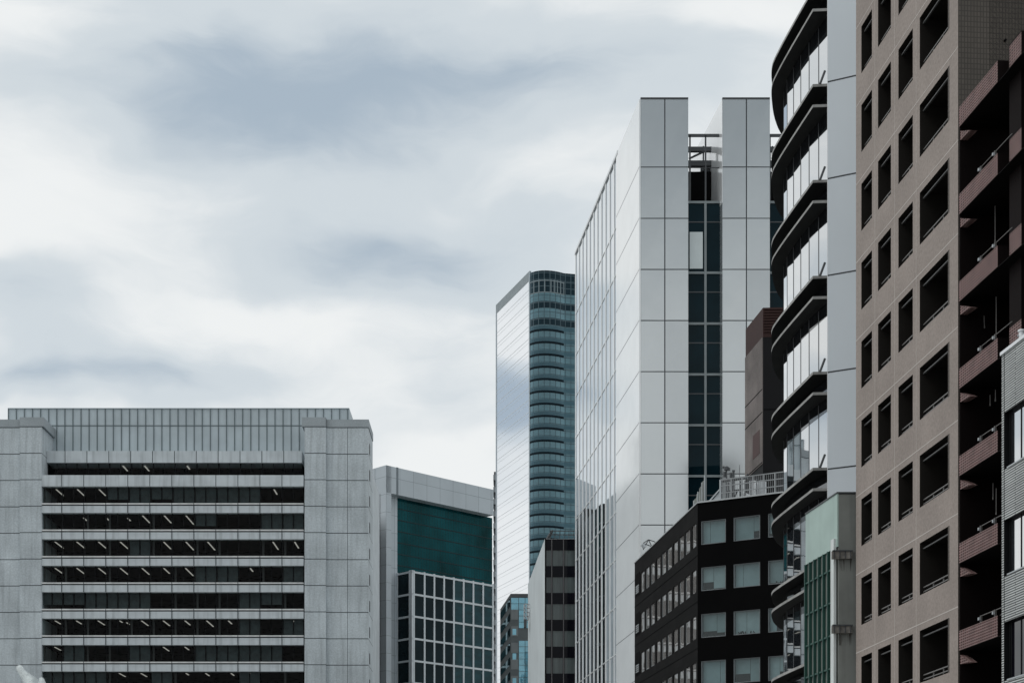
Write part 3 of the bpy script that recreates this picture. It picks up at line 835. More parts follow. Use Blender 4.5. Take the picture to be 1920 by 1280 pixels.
for i in range(9): mb.box(rF, .05, rr, rz(579+5.2*i)-.09, rz(579+5.2*i), .03, .12)
mb.build('louvre', m_rust, brn)
mb = MB()
mb.box(rF, .05, rr, rz(768), rz(766.5), 0, .02); mb.build('cladding_joint', m_black, brn)
MB().prism([tuple(Vector(q)*1.0) for q in pl_], 0, rz(880)).build('shaft', m_bk, brn)

# ================================================================== 9 black office with corner chamfer
YD = 110.0
DB = Fr(1308, YD, dirn=Bdir); DL = Fr(1308, YD, vx=548, near_right=True)
dz = lambda py: EYE+(HY-py)*YD/F
m_bltile = mat('black_granite_tile', (.006, .0056, .0056), .7, .06, var=.25, scale=.8, panel=(1.05, .62, .02, (.003, .003, .003), 0, .25))
m_blflat = mat('black_panel', (.0020, .0020, .0022), .8, .05, var=.2)
m_wref = glass('grey_blind_glass', (.095, .130, .135), .06, gcol=(.9, .98, 1), power=3, var=.28, scale=.45, sc=(.6, 1, 1), wob=.05)
m_wref2 = glass('pale_side_glass', (.27, .262, .256), .08, gcol=(1, .98, .97), power=3, var=.22, scale=.8, sc=(1, .3, 1), wob=.1)
m_wfr = mat('alu_frame', (.17, .19, .20), .45, .5)
blk = thing('office_building', 'black tiled corner office with rows of square grey windows and a fenced roof', 'office building', DL.o.x+4, YD+8)
dl0 = DL.u(1190); dr = DB.u(1560)
ztd = dz(943)
rows_t = [(977.5, 1021.5), (1064, 1108), (1151, 1195.5), (1239, 1284), (1327, 1371)]
# street face with 10 small windows per floor
wx = [(1201, 1208.2), (1210.9, 1217.4), (1220.4, 1227.3), (1230.5, 1238), (1241, 1248.6), (1251.2, 1259.4), (1262.4, 1270.8), (1273.8, 1282), (1285, 1293.8), (1297.2, 1305.3)]
us = [dl0]; 
for a, b in wx: us += [DL.u(a), DL.u(b)]
us += [0]
vs = [0]
for a, b in rows_t[::-1]: vs += [dz(b)-.0, dz(a)]
vs += [ztd]
mb = MB((*DL.xy(0), dz(977.5)))
mb.grid(DL, us, vs, lambda i, j: i % 2 == 1 and j % 2 == 1, .10)
mb.build('street_wall', m_bltile, blk)
for j, (a, b) in enumerate(rows_t):
    for i, (x0, x1) in enumerate(wx):
        u0, u1 = DL.u(x0), DL.u(x1)
        o = MB((*DL.xy(i*3.7), j*5.1)).pane(DL, u0, u1, dz(b), dz(a), -.06).build('window', m_wref2, blk)
        mb = MB().box(DL, u0, u0+.06, dz(b), dz(a), -.08, -.04).box(DL, u1-.06, u1, dz(b), dz(a), -.08, -.04).box(DL, u0+.06, u1-.06, dz(b), dz(b)+.06, -.08, -.04)
        mb.build('frame', m_wfr if i % 3 else m_frame, o)
    mb = MB().box(DL, dl0+.25, DL.u(1199.5), dz(b), dz(a)+.2, -.01, .02)
    for k in range(4): mb.box(DL, dl0+.6, DL.u(1198.5), dz(b)+.25+k*.16, dz(b)+.31+k*.16, .02, .05, 1)
    mb.build('vent_panel', [m_black, m_steel], blk)
mb = MB()
for a, b in rows_t: mb.box(DL, dl0, 0, dz(b+19)-.02, dz(b+19)+.02, .0, .02)
mb.build('string_course', m_black, blk)
# corner face with big windows
m_wclr = glass('clear_corner_glass', (.78, .86, .87), .06, gcol=(.9, 1, 1), power=3.5, clear=1, wob=.05)
m_wbl = [mat('office_blind', c_, .8, .2, var=.10, scale=1.5) for c_ in ((.20, .265, .275), (.17, .225, .23), (.25, .31, .315))]
drops = (1.0, .97, .8, 1.0, .62, 1.0, .9, 1.0, .72)
bx = [(1314.2, 1360.8), (1374.9, 1425.1), (1439.7, 1484), (1498, 1545)]
us = [0]
for a, b in bx: us += [DB.u(a), DB.u(b)]
us += [dr]
mb = MB().grid(DB, us, vs, lambda i, j: i % 2 == 1 and j % 2 == 1, .45); mb.build('corner_wall', m_blflat, blk)
for j, (a, b) in enumerate(rows_t):
    for i, (x0, x1) in enumerate(bx):
        u0, u1 = DB.u(x0), DB.u(x1)
        o = MB((*DB.xy(i*7.3), j*9.7)).pane(DB, u0, u1, dz(b), dz(a), -.12).build('window', m_wclr, blk)
        h_ = dz(a)-dz(b); dr_ = drops[(j*4+i) % len(drops)]
        bl = MB((*DB.xy(i*7.3), j*9.7)); um = u0+(u1-u0)*(.3+.4*((i*3+j*5) % 4)/3)
        bl.box(DB, u0+.04, um, dz(a)-h_*dr_, dz(a)-.02, -.34, -.31); bl.box(DB, um+.02, u1-.04, dz(a)-h_*drops[(j*5+i*3+1) % len(drops)], dz(a)-.02, -.36, -.33)
        bl.build('window_blind', m_wbl[(i+j*2) % 3], o)
        if (j, i) in ((2, 0), (2, 1), (1, 2)):
            pl3 = MB()
            for q_ in range(9):
                uu = u0+.2+(u1-u0-.4)*random.random(); c_ = DB.p(uu, dz(b)+.02, -.26)
                pl3.bar(c_, c_+Vector((random.uniform(-.12, .12), 0, random.uniform(.1, .26))), .035, 5)
            pl3.build('window_plants', m_black, o)
        mb = MB()
        mb.box(DB, u0, u0+.06, dz(b), dz(a), -.2, -.05).box(DB, u1-.06, u1, dz(b), dz(a), -.2, -.05)
        mb.box(DB, u0+.06, u1-.06, dz(a)-.05, dz(a), -.2, -.05).box(DB, u0+.06, u1-.06, dz(b), dz(b)+.05, -.2, -.05)
        mb.build('frame', m_wfr, o)
zr_ = ztd
core = [tuple(DL.xy(dl0, -.5)), tuple(DL.xy(-.5, -.5)), tuple(DB.xy(.4, -.5)), tuple(DB.xy(dr, -.5)), tuple(DB.xy(dr, -9)), tuple(DL.xy(dl0, -10))]
MB().prism(core, 0, ztd-.5).build('core', m_black, blk)
MB().prism(core, ztd-.5, ztd-.2).build('roof', m_roof, blk)
mb = MB().box(DB, -.02, dr, ztd, ztd+.09, -.35, .05); mb.box(DL, dl0, .02, ztd, ztd+.07, -.35, .05); mb.build('coping', mat('pale_coping', (.40, .42, .43), .5), blk)
# roof fence
fb0, fb1 = DB.u(1349), DB.u(1472)
hF = 1.36
mb = MB()
for i in range(7):
    u = fb0+(fb1-fb0)*i/6; mb.box(DB, u-.035, u+.035, ztd+.09, ztd+hF, -.2, -.13)
for h in (.5, .95, hF): mb.box(DB, fb0, fb1, ztd+h-.03, ztd+h+.03, -.19, -.14)
m_fence = mat('weathered_fence_steel', (.27, .285, .295), .6, .4, var=.2)
mb.build('roof_fence', m_fence, blk)
mb = MB(); n = 34
for i in range(n):
    u = fb0+(fb1-fb0)*i/n; mb.box(DB, u-.009, u+.009, ztd+.09, ztd+hF-.04, -.17, -.15)
mb.build('fence_baluster', m_fence, blk)['kind'] = 'stuff'
mb = MB(); mb.bar(DB.p(DB.u(1329), ztd+.1, -.15), DB.p(DB.u(1349), ztd+.78, -.15), .05); mb.bar(DB.p(DB.u(1349), ztd+.1, -.15), DB.p(DB.u(1349), ztd+hF, -.15), .06)
mb.quad(DB.p(DB.u(1333), ztd+.1, -.2), DB.p(DB.u(1348), ztd+.1, -.2), DB.p(DB.u(1348), ztd+.66, -.2), DB.p(DB.u(1333.5), ztd+.12, -.2))
mb.build('parapet_brace', m_steel, blk)
# netting screen on the roof corner
ns = thing('netting_screen', 'pale netting screen on poles at the roof corner of the black office', 'netting', *DL.p(-.6, ztd+.1, -.6))
m_net, t, out = M_('pale_netting')
p_ = t.nodes.new('ShaderNodeBsdfDiffuse'); p_.inputs[0].default_value = (.5, .52, .5, 1); tr_ = t.nodes.new('ShaderNodeBsdfTransparent'); x_ = t.nodes.new('ShaderNodeMixShader')
t.links.new(rng(t, noise(t, 3, 5, (3, .2, 1)), .35, .65, .45, .95), x_.inputs[0]); t.links.new(tr_.outputs[0], x_.inputs[1]); t.links.new(p_.outputs[0], x_.inputs[2]); t.links.new(x_.outputs[0], out.inputs[0])
na, nb = DL.u(1301), DL.u(1324)
Ns = DB.off(-.9)
mb = MB(); n = 14
pts = []
for i in range(n+1):
    u = Ns.u(1301)+(Ns.u(1322.5)-Ns.u(1301))*i/n; h = .35+1.55*i/n
    pts.append((u, h, .10*math.sin(i*1.9)))
for a, b in zip(pts[:-1], pts[1:]):
    mb.quad(Ns.p(a[0], ztd+.05, a[2]), Ns.p(b[0], ztd+.05, b[2]), Ns.p(b[0], ztd+b[1], b[2]), Ns.p(a[0], ztd+a[1], a[2]))
mb.build('netting', m_net, ns)
mb = MB()
for a in pts[::5]+[pts[-1]]: MB().bar(Ns.p(a[0], ztd, a[2]+.04), Ns.p(a[0], ztd+a[1]+.06, a[2]+.04), .03).build('pole', m_steel, ns)
# antennas and roof gear
def antenna(px, top, label, heads, w=-1.2, r=.05):
    P = DB.off(w); u = P.u(px)
    zt_ = EYE+(HY-top)*P.xy(u).y/F
    t = thing('roof_antenna', label, 'antenna', *P.p(u, ztd-.2, 0), group='antennas on the black office roof')
    MB().bar(P.p(u, ztd-.2, 0), P.p(u, zt_, 0), r).build('mast', m_dsteel, t)
    for dzh, du, hh, rr_ in heads:
        mb_ = MB(); mb_.bar(P.p(u+du, zt_-dzh, 0), P.p(u+du, zt_-dzh+hh, 0), rr_, 8); mb_.bar(P.p(u, zt_-dzh+hh/2, 0), P.p(u+du+.001, zt_-dzh+hh/2, 0.002), .03)
        mb_.build('antenna_head', m_dsteel, t)
antenna(1362, 874, 'tall antenna mast with clustered heads, leftmost on the black office roof', [(.25, .0, .22, .16), (.1, -.2, .12, .08), (.3, .2, .2, .06), (.65, -.12, .3, .10)])
antenna(1375.5, 884, 'shorter thick antenna mast beside the tallest one on the black office roof', [(.35, -.18, .3, .09), (.0, .0, .1, .09)], r=.07)
antenna(1386.5, 871, 'thin whip antenna on the black office roof before the white tower', [], r=.018)
Pg = DB.off(-1.6)
t = thing('pipe_rack', 'tangled steel pipe rack with ladders behind the roof fence', 'pipe rack', *Pg.p(Pg.u(1385), ztd-.2, 0))
mb = MB()
for px in (1352, 1366, 1374, 1388, 1397, 1408, 1419): mb.bar(Pg.p(Pg.u(px), ztd-.2, 0), Pg.p(Pg.u(px), ztd+1.5, 0), .045)
mb.bar(Pg.p(Pg.u(1352), ztd+1.62, 0), Pg.p(Pg.u(1402), ztd+1.62, 0), .07); mb.bar(Pg.p(Pg.u(1362), ztd+.9, .1), Pg.p(Pg.u(1395), ztd+.9, .1), .06)
mb.bar(Pg.p(Pg.u(1371), ztd+.95, .1), Pg.p(Pg.u(1384), ztd-.1, .1), .10); mb.bar(Pg.p(Pg.u(1384), ztd+.95, .1), Pg.p(Pg.u(1374), ztd, .1), .05)
mb.bar(Pg.p(Pg.u(1399), ztd+1.7, 0), Pg.p(Pg.u(1402), ztd+1.9, 0), .05); mb.build('pipe', m_dsteel, t)
for a, b, h0, h1 in ((1386, 1396, .1, .75), (1402, 1412, .1, 1.5), (1420, 1427, .1, 1.45)):
    mb = MB(); mb.box(Pg, Pg.u(a), Pg.u(b), ztd+h0-.3, ztd+h1, -.9, -.3); mb.build('equipment_box', m_white if a != 1420 else m_steel, t)
# floodlight bracket on the far roof corner
Q = DL.off(.05)
fq = Q.p(Q.u(1207), ztd, 0)
fl = thing('floodlight', 'small roof floodlight on a lattice bracket at the far end of the black parapet', 'floodlight', *fq)
Fq = Fr(0, 0, dirn=(1, 0), xy=(fq.x, fq.y)); s_ = fq.y/F
mb = MB()
P_ = lambda x, y: Fq.p((x-1207)*s_, EYE+(HY-y)*s_, 0)
for a, b in (((1206, 1030), (1216, 1011)), ((1216, 1011), (1230, 1016)), ((1206, 1018), (1222, 1024)), ((1216, 1011), (1222, 1024)), ((1206, 1018), (1216, 1011)), ((1222, 1024), (1214, 1032))):
    mb.bar(P_(*a), P_(*b), .035)
mb.build('bracket', m_dsteel, fl)
mb = MB(); mb.bar(P_(1205, 1020), P_(1209, 1026), .16, 8); mb.build('lamp_head', m_steel, fl)

# ================================================================== 10 curved louvre building
YC = 71.0
ks = YC/F
pts_px = [(564, 1.0), (543.9, 1.051), (534.5, 1.080), (533.3, 1.094), (541, 1.111), (562, 1.140), (595, 1.167), (660, 1.195), (760, 1.21), (860, 1.21)]
def catmull(P, n):
    out = []
    P = [Vector(p) for p in P]; P = [P[0]*2-P[1]]+P+[P[-1]*2-P[-2]]
    for i in range(1, len(P)-2):
        for k_ in range(n):
            t = k_/n; a, b, c, d_ = P[i-1:i+3]
            out.append(.5*((2*b)+(c-a)*t+(2*a-5*b+4*c-d_)*t*t+(3*b-a-3*c+d_)*t**3))
    out.append(P[-2]); return out
edge = catmull([(a*ks, b*YC) for a, b in pts_px], 4)
CW = Fr(1552, YC*.9992, dirn=(5984, -3200))          # white panel wall, comes nearer to the right
wcorner = CW.xy(0)
def inset(P, dd):
    out = []
    for i, p in enumerate(P):
        a = P[max(i-1, 0)]; b = P[min(i+1, len(P)-1)]; t = (b-a).normalized()
        out.append(p+Vector((t.y, -t.x))*dd)
    return out
m_slabf = mat('slab_fascia', (.29, .29, .28), .6, .4, var=.3, scale=1.5, stain=.25)
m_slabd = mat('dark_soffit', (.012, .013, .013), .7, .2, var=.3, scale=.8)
m_cwhite = mat('white_alu_panel', (.60, .65, .69), .42, .4, var=.03, scale=.2)
m_cglass = glass('sky_mirror_glass', (.03, .04, .05), .45, gcol=(1, 1, 1), power=1.6, var=.2, wob=.03)
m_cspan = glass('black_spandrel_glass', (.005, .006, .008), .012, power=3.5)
cb = thing('office_building', 'curved office with stacked dark louvre ledges and a plain white end wall', 'office building', 15, 78)
inner = inset(edge, .55)
inner[0] = Vector(inner[0])
gl0 = Vector(CW.xy(-.03, -.25))
# straight glass line, then follow the curve
glass_line = [gl0]+[q for q in inner[3:]]
cz = lambda py: EYE+(HY-py)*YC/F
P5 = 179.6
endp = [(20, 84.5), (22.5, 68.5)]
wall_end = CW.xy(9.0)
slab_poly = [tuple(CW.xy(-.02, .0))]+[tuple(q) for q in edge]+[(19.1, 76)]
def slab(y, thick=.115, lip=.05):
    z = cz(y)
    mb_ = MB()
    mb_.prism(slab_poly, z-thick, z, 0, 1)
    return mb_
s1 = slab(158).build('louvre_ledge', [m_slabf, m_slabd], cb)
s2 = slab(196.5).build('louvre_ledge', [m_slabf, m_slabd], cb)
floors = list(range(-1, 9))
for k_ in floors:
    if k_ == 0: continue
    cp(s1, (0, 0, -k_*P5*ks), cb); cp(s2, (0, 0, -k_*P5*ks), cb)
def along(P, step):
    """points every step metres along a polyline"""
    out = [P[0]]; left = step; i = 0; p = P[0]
    while i < len(P)-1:
        d_ = (P[i+1]-p).length
        if d_ >= left: p = p+(P[i+1]-p)*(left/d_); out.append(p); left = step
        else: left -= d_; i += 1; p = P[i]
    return out
gpts = along(glass_line, 1.15)[:13]
prot = []
for i, (a, b) in enumerate(zip(gpts[:-1], gpts[1:])):
    fr = Fr(0, 0, dirn=a-b, xy=b); ln = (a-b).length
    o = MB((a.x*3, a.y*3, 0)).pane(fr, .0, ln, cz(337)+.02, cz(196.5)-.68, 0).build('window', m_cglass, cb)
    MB().box(fr, ln-.05, ln+.0, cz(337)+.02, cz(196.5)-.16, -.05, .012).build('mullion', m_dsteel, o)
    prot.append(o)
for k_ in floors:
    if k_ == 0: continue
    for i, o in enumerate(prot):
        if i > 8 and k_ > 6: continue
        cp(o, (0, 0, -k_*P5*ks), cb)
mb = MB()
sp = [tuple(q) for q in gpts]+[(gpts[-1].x+3, gpts[-1].y+1), (17, 74)]
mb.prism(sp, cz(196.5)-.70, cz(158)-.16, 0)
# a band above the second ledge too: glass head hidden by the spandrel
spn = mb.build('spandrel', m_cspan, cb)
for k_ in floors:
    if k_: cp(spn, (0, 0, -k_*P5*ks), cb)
mb = MB()
sph = [tuple(q) for q in inset(gpts, -.03)]+[(gpts[-1].x+3, gpts[-1].y+1), (17, 74)]
ci = [(q.x*.0+q.x, q.y) for q in inset(gpts, 1.2)]
MB().prism(ci+[(gpts[-1].x+3, gpts[-1].y), (18, 73)], 0, cz(-200)).build('core', m_black, cb)
# white end wall with open joints
mb = MB((*CW.xy(0), cz(153)))
mb.box(CW, 0, 9, 0, cz(-120), -.5, 0)
for k_ in range(-1, 8):
    z = CW.z(1556, 153+k_*181.4); mb.box(CW, 0, 9, z-.03, z+.03, 0, .004, 1)
mb.build('end_wall', [m_cwhite, m_wj], cb)
MB().box(CW.turn(0, 0, -1), -.5, 0.0, 0, cz(-120), 0, .02).build('wall_edge', mat('lit_wall_edge', (.74, .76, .78), .3, .6, var=.02), cb)  # paler than the end wall: light on the street-side return put into colour
for k_ in range(-1, 5):
    z = cz(158+P5*k_); MB().bar((CW.xy(-.30, .1).x, CW.xy(-.30, .1).y, z), (CW.xy(-.12, .0).x, CW.xy(-.12, .0).y, z+.55), .05).build('ledge_hook', m_dsteel, cb)
# ================================================================== 11 green panelled building
YG = 62.6
gL = Fr(1570, YG, vx=458, near_right=True); gF = Fr(1570, YG)
gz = lambda py: EYE+(HY-py)*YG/F
m_gpan = mat('mint_green_panel', (.37, .48, .445), .6, .4, var=.07, scale=.8, stain=.10)
m_gglass = glass('dark_green_strip_glass', (.006, .045, .036), .02, gcol=(.25, .55, .48), power=5, var=.4, scale=.8, sc=(1, .3, 1))
m_gfin = mat('green_fin', (.016, .065, .052), .5, .4)
m_gcon = mat('stained_concrete', (.20, .21, .197), .85, .3, var=.15, scale=.7, stain=.35)
grn = thing('office_building', 'small mint green clad building squeezed before the curved office', 'building', gL.o.x+.6, YG+2)
g0 = gL.u(1510.5); gr = gF.u(1606)
ztg = gz(924.5)
MB().prism([tuple(gL.xy(g0, -.06)), tuple(gL.xy(0, -.06)), tuple(gF.xy(0.05)), tuple(gF.xy(gr)), (gF.xy(gr).x, gL.xy(g0).y)], 0, ztg-.03).build('body', m_gcon, grn)
zpan = gz(1024)
MB().box(gL, g0, 0, zpan, ztg, -.06, 0).build('green_panel', m_gpan, grn)
MB().box(gF, -.03, gr, ztg, ztg+.05, -4, .03).box(gL, g0, .0, ztg, ztg+.05, -.05, .03).build('coping', m_dsteel, grn)
nx = 6; uw = (gL.u(1562)-g0)/nx
for i in range(nx):
    a = g0+i*uw
    o = MB((*gL.xy(a*5), 0)).pane(gL, a+.06, a+uw, 0, zpan-.02, -.10).build('glass_strip', m_gglass, grn)
    mb = MB().box(gL, a, a+.07, 0, zpan-.0-.01, -.12, .06); mb.build('fin', m_gfin, grn)
    mb = MB()
    for j in range(9):
        z = gz(1062+62*j) - (i % 2)*.0; mb.box(gL, a+.07, a+uw, z-.03, z+.03, -.10, .03)
    mb.build('transom', m_gfin, o)
MB().box(gL, gL.u(1562), gL.u(1568), 0, gz(1008), 0, .10).build('white_pilaster', mat('off_white_paint', (.62, .66, .65), .7, stain=.2), grn)
m_rusty = mat('rust_streaked_band', (.20, .19, .175), .85, .3, var=.4, scale=3, stain=.5)
for y0, y1 in ((1034, 1048), (1173, 1187), (1312, 1326)):
    mb = MB().box(gF, -.22, .52, gz(y1), gz(y0), .0, .16).box(gF, -.2, .54, gz(y0)-.02, gz(y0)+.03, 0, .2, 1)
    for i in range(4): mb.box(gF, -.16+i*.2, -.13+i*.2, gz(y1), gz(y0), .16, .2, 1)
    mb.build('clamp_band', [m_rusty, m_dsteel], grn)
m_st, t, out = M_('rust_streaks')
p_ = t.nodes.new('ShaderNodeBsdfDiffuse'); p_.inputs[0].default_value = (.06, .05, .04, 1); tr_ = t.nodes.new('ShaderNodeBsdfTransparent'); x_ = t.nodes.new('ShaderNodeMixShader')
t.links.new(rng(t, noise(t, 4, 3, (3, .22, 1)), .5, .72, 0, .8), x_.inputs[0]); t.links.new(tr_.outputs[0], x_.inputs[1]); t.links.new(p_.outputs[0], x_.inputs[2]); t.links.new(x_.outputs[0], out.inputs[0])
for y1 in (1048, 1187): MB().pane(gF, .06, .52, gz(y1+22), gz(y1), .004).build('rust_streak', m_st, grn)

# ================================================================== 12 tan apartment block with deep square openings
YN = 52.0
TA = Fr(1796.5, YN, vx=633, near_right=True)
au = TA.u; az_ = lambda py: TA.z(1724.5, py)
m_tan = mat('tan_granite', (.290, .250, .226), .8, .25, var=.10, scale=.5, speck=.14, speck_scale=9, stain=.05, bump=.2)
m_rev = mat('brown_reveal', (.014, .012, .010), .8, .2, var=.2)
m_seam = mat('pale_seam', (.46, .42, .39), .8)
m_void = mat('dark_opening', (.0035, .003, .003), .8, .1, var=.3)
m_rail = mat('dull_rail', (.15, .145, .14), .5, .5)
tan = thing('apartment_building', 'tall tan granite apartment block with four columns of deep black openings', 'apartment building', TA.o.x+5, YN+5)
a0 = au(1605)
colx = [(1615, 1635), (1646.3, 1670.5), (1684.5, 1711.5), (1724.5, 1780.3)]
P6 = 164.0
ztops = [az_(34+P6*i) for i in range(-3, 11)]
hgt = 97.5*TA.xy(au(1724.5)).y/F
fh = ztops[0]-ztops[1]
us = [a0]
for a, b in colx: us += [au(a), au(b)]
us += [0]
vs = [0.0]
for z in ztops[::-1]:
    if z-hgt > 0.3: vs += [z-hgt, z]
vs.append(ztops[0]+2)
dp = .95
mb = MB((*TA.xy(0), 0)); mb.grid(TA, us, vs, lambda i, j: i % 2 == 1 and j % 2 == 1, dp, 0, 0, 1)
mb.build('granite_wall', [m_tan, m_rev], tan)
mb = MB()
for z in ztops: mb.box(TA, a0, 0, z+.20, z+.235, 0, .004)
for a in (1640.6, 1677.5, 1718):
    mb.box(TA, au(a)-.012, au(a)+.012, 0, ztops[0]+2, 0, .0045)
mb.build('seam', m_seam, tan)
zmin = [z for z in ztops if z-hgt > .3]
for ci_, (a, b) in enumerate(colx):
    u0, u1 = au(a), au(b); z1 = ztops[3]; z0 = z1-hgt
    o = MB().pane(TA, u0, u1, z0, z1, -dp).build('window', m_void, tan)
    mb = MB()
    for h in (.10, .24): mb.box(TA, u0, u1, z0+h, z0+h+.035, -.17, -.12)
    n = 1 if ci_ < 3 else 2
    for i in range(n):
        u = u0+(u1-u0)*(i+1)/(n+1); mb.box(TA, u-.02, u+.02, z0, z0+.24, -.17, -.13)
    mb.build('guard_rail', m_rail, o)
    mb = MB().box(TA, u0+.02, u1, z1-.20, z1-.16, -.16, -.10); mb.build('head_bar', mat('head_bar_metal', (.07, .07, .07), .5) if ci_ == 0 else bpy.data.materials['head_bar_metal'], o)
    for z in zmin:
        if abs(z-z1) > .01: cp(o, (0, 0, z-z1), tan)
mb = MB(); q = [tuple(TA.xy(a0, -dp-.02)), tuple(TA.xy(0, -dp-.02))]
side = TA.turn(0)                                     # wall at the near end, facing the viewer
q += [tuple(TA.xy(0, -10)), tuple(TA.xy(a0, -10))]
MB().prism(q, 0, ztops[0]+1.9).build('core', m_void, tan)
m_tile = mat('brown_square_tile', (.082, .070, .058), .65, .35, var=.12, scale=.5, panel=(.10, .16, .016, (.046, .039, .033), 0, .10))
mb = MB((*side.xy(0), 0)); mb.box(side, .01, 10, 0, ztops[0]+2, -.9, -.0)
mb.build('tiled_side_wall', m_tile, tan)
mb = MB(); u = side.u(1884); mb.bar(side.p(u, side.z(1884, 77), 0), side.p(u, side.z(1884, 77), .08), .035, 8); mb.build('vent_cap', m_black, tan)
# small end wall at the far edge
MB().box(TA.turn(a0, 0, -1), -10, -.03, 0, ztops[0]+2, -.5, .0).build('far_side_wall', m_tan, tan)

# ================================================================== 13 red brick balcony block
RA = Fr(1797.5, 51.5, vx=585, near_right=True)
ru = RA.u; zR = lambda py: RA.z(1799.5, py)
m_brick = mat('red_brick', (.042, .010, .0095), .75, .35, var=.22, scale=2, panel=(.15, .082, .019, (.20, .135, .128), 0, .5))
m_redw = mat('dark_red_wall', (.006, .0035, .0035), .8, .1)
m_redp = mat('oxblood_panel', (.045, .019, .019), .6, .3)
red = thing('apartment_building', 'dark red brick apartment block with stacked brick balcony parapets', 'apartment building', RA.o.x+3, 46)
ptop = [200+163.6*i for i in range(0, 10)]
ub1 = ru(1870.5); ub2 = ru(1892.5); ub3 = ru(1915); uend = ub3+4.2
ph = (36.5)*RA.o.y/F
back_w = -1.9
ztr = zR(200)
# back wall, end wall, party walls
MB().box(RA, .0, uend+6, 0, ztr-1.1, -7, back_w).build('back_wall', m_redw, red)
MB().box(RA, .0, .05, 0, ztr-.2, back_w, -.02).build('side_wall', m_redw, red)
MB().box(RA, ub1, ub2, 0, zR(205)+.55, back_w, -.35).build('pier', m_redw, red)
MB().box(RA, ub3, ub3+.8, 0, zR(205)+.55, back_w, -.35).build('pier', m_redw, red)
first = None
for i, y in enumerate(ptop):
    z = zR(y)
    if z-ph < 0: break
    if i == 0:
        p1 = MB((*RA.xy(0), z)).box(RA, .02, ub1, z-ph, z, -.33, 0).box(RA, ub1, ub1+.012, z-ph, z+.01, -.33, -.002, 1).build('balcony_parapet', [m_brick, m_redw], red)  # near-black cap: shade on the unlit parapet end put into colour
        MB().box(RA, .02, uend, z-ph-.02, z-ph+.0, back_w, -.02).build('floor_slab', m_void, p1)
        p2 = MB((*RA.xy(0), z)).box(RA, ub2, ub3, z-ph, z, -.16, 0).box(RA, ub3, ub3+.012, z-ph, z+.01, -.16, -.002, 1).build('balcony_parapet', [m_brick, m_redw], red)  # same dark cap, shade of the end face as colour
        zc0, zc1 = zR(244), zR(262); uc = ru(1818)
        k3 = MB((*RA.xy(0), z))
        tri = [(.02, zc1), (uc, RA.z(1818, 244)), (.02, zc0)]
        k3.ngon([RA.p(a, b, -.03) for a, b in tri]); k3.ngon([RA.p(a, b, -.25) for a, b in tri[::-1]])
        for (a, b), (c, d_) in zip(tri, tri[1:]+tri[:1]): k3.quad(RA.p(a, b, -.25), RA.p(c, d_, -.25), RA.p(c, d_, -.03), RA.p(a, b, -.03))
        k3.build('brick_corbel', m_brick, p1)
        zzs = z
    else:
        cp(p1, (0, 0, z-zzs), red); cp(p2, (0, 0, z-zzs), red)
    if i:
        zt_ = z
        ul, um_ = ru(1834), ru(1862)
        mb = MB()
        mb.bar(RA.p(ul, z+.22, -.1), RA.p(um_+1.1, z+.22, -.1), .014); 
        for u in (ul, um_-.05): mb.box(RA, u-.02, u+.02, z, z+.23, -.12, -.06); mb.box(RA, u-.035, u+.035, z+.09, z+.17, -.06, -.0, 1)
        mb.build('hand_rail', [m_rail, m_steel], red)
        mb = MB(); mb.box(RA, ru(1811), ru(1827), z-.2, z+.20+.1, -.95, -.85).box(RA, ru(1810), ru(1828), z+.30, z+.325, -.97, -.83, 1)
        mb.build('partition', [m_redw, m_rail], red)
        mb = MB().box(RA, ub1-.05, ub3, z+.18, z+.85, -.9, -.75); mb.build('oxblood_screen', m_redp, red)
        MB().bar(RA.p(ub1-.1, z+.2, -.5), RA.p(ub3, z+.95+.0, -.5), .01).build('screen_rail', m_rail, red)
grp = 'laundry poles hanging inside the red brick balconies'
def pole(x, y0, y1, lean, label):
    P = RA.off(-.7); u = P.u(x)
    a = P.p(u, P.z(x, y0), 0); b = P.p(u-lean, P.z(x, y1), 0)
    mb_ = MB(); c = (a+b)/2
    o = MB().bar(a, b, .013, 6).bar(b, b+(b-a).normalized()*.07, .020, 6).build('laundry_pole', m_rail)
    tag(o, label, 'pole', grp)
pole(1866, 386, 450, .0, 'upright pale pole in the balcony second from the top')
pole(1868, 556, 640, .0, 'upright pole on the third balcony above its brick pier')
pole(1828, 590, 620, .05, 'left of three leaning white poles hanging in one dark balcony')
pole(1838, 588, 614, .05, 'middle and brightest of three leaning white poles in one dark balcony')
pole(1845, 592, 612, -.04, 'right of three leaning white poles in one dark balcony')
pole(1856.5, 740, 756, .0, 'left of two short white poles beside the grey brick wall')
pole(1866.5, 730, 748, .0, 'right of two short white poles beside the grey brick wall')
pole(1862, 905, 932, .0, 'left of two white poles in the balcony below the first grey window')
pole(1868, 915, 960, .0, 'right of two white poles in the balcony below the first grey window')

# ================================================================== 14 grey glazed brick building (right edge)
YK = 46.0
KA = Fr(1878, YK, vx=585, near_right=True)
ku = KA.u; kz = lambda py: KA.z(1878, py)
m_kb = mat('grey_glazed_brick', (.52, .55, .54), .5, .4, var=.16, scale=1.2, panel=(1.8, .066, .018, (.04, .043, .043), .5, .10))
m_kg = glass('pale_mirror_glass', (.05, .06, .07), .5, gcol=(1, 1, 1), power=1.5, var=.2, wob=.04)
kbd = thing('office_building', 'light grey ribbed brick building with white coping at the right edge', 'building', KA.o.x+3, YK-3)
kend = 14.0
ztk = kz(667)
kr = [(777.5, 884), (978, 1082.5), (1168, 1278), (1362, 1470)]
u_w0 = ku(1883.5); us = [0, u_w0, u_w0+3.2, u_w0+3.8, u_w0+7.0, u_w0+7.6, kend]
vs = [0]
for a, b in kr[::-1]: vs += [kz(b), kz(a)]
vs.append(ztk)
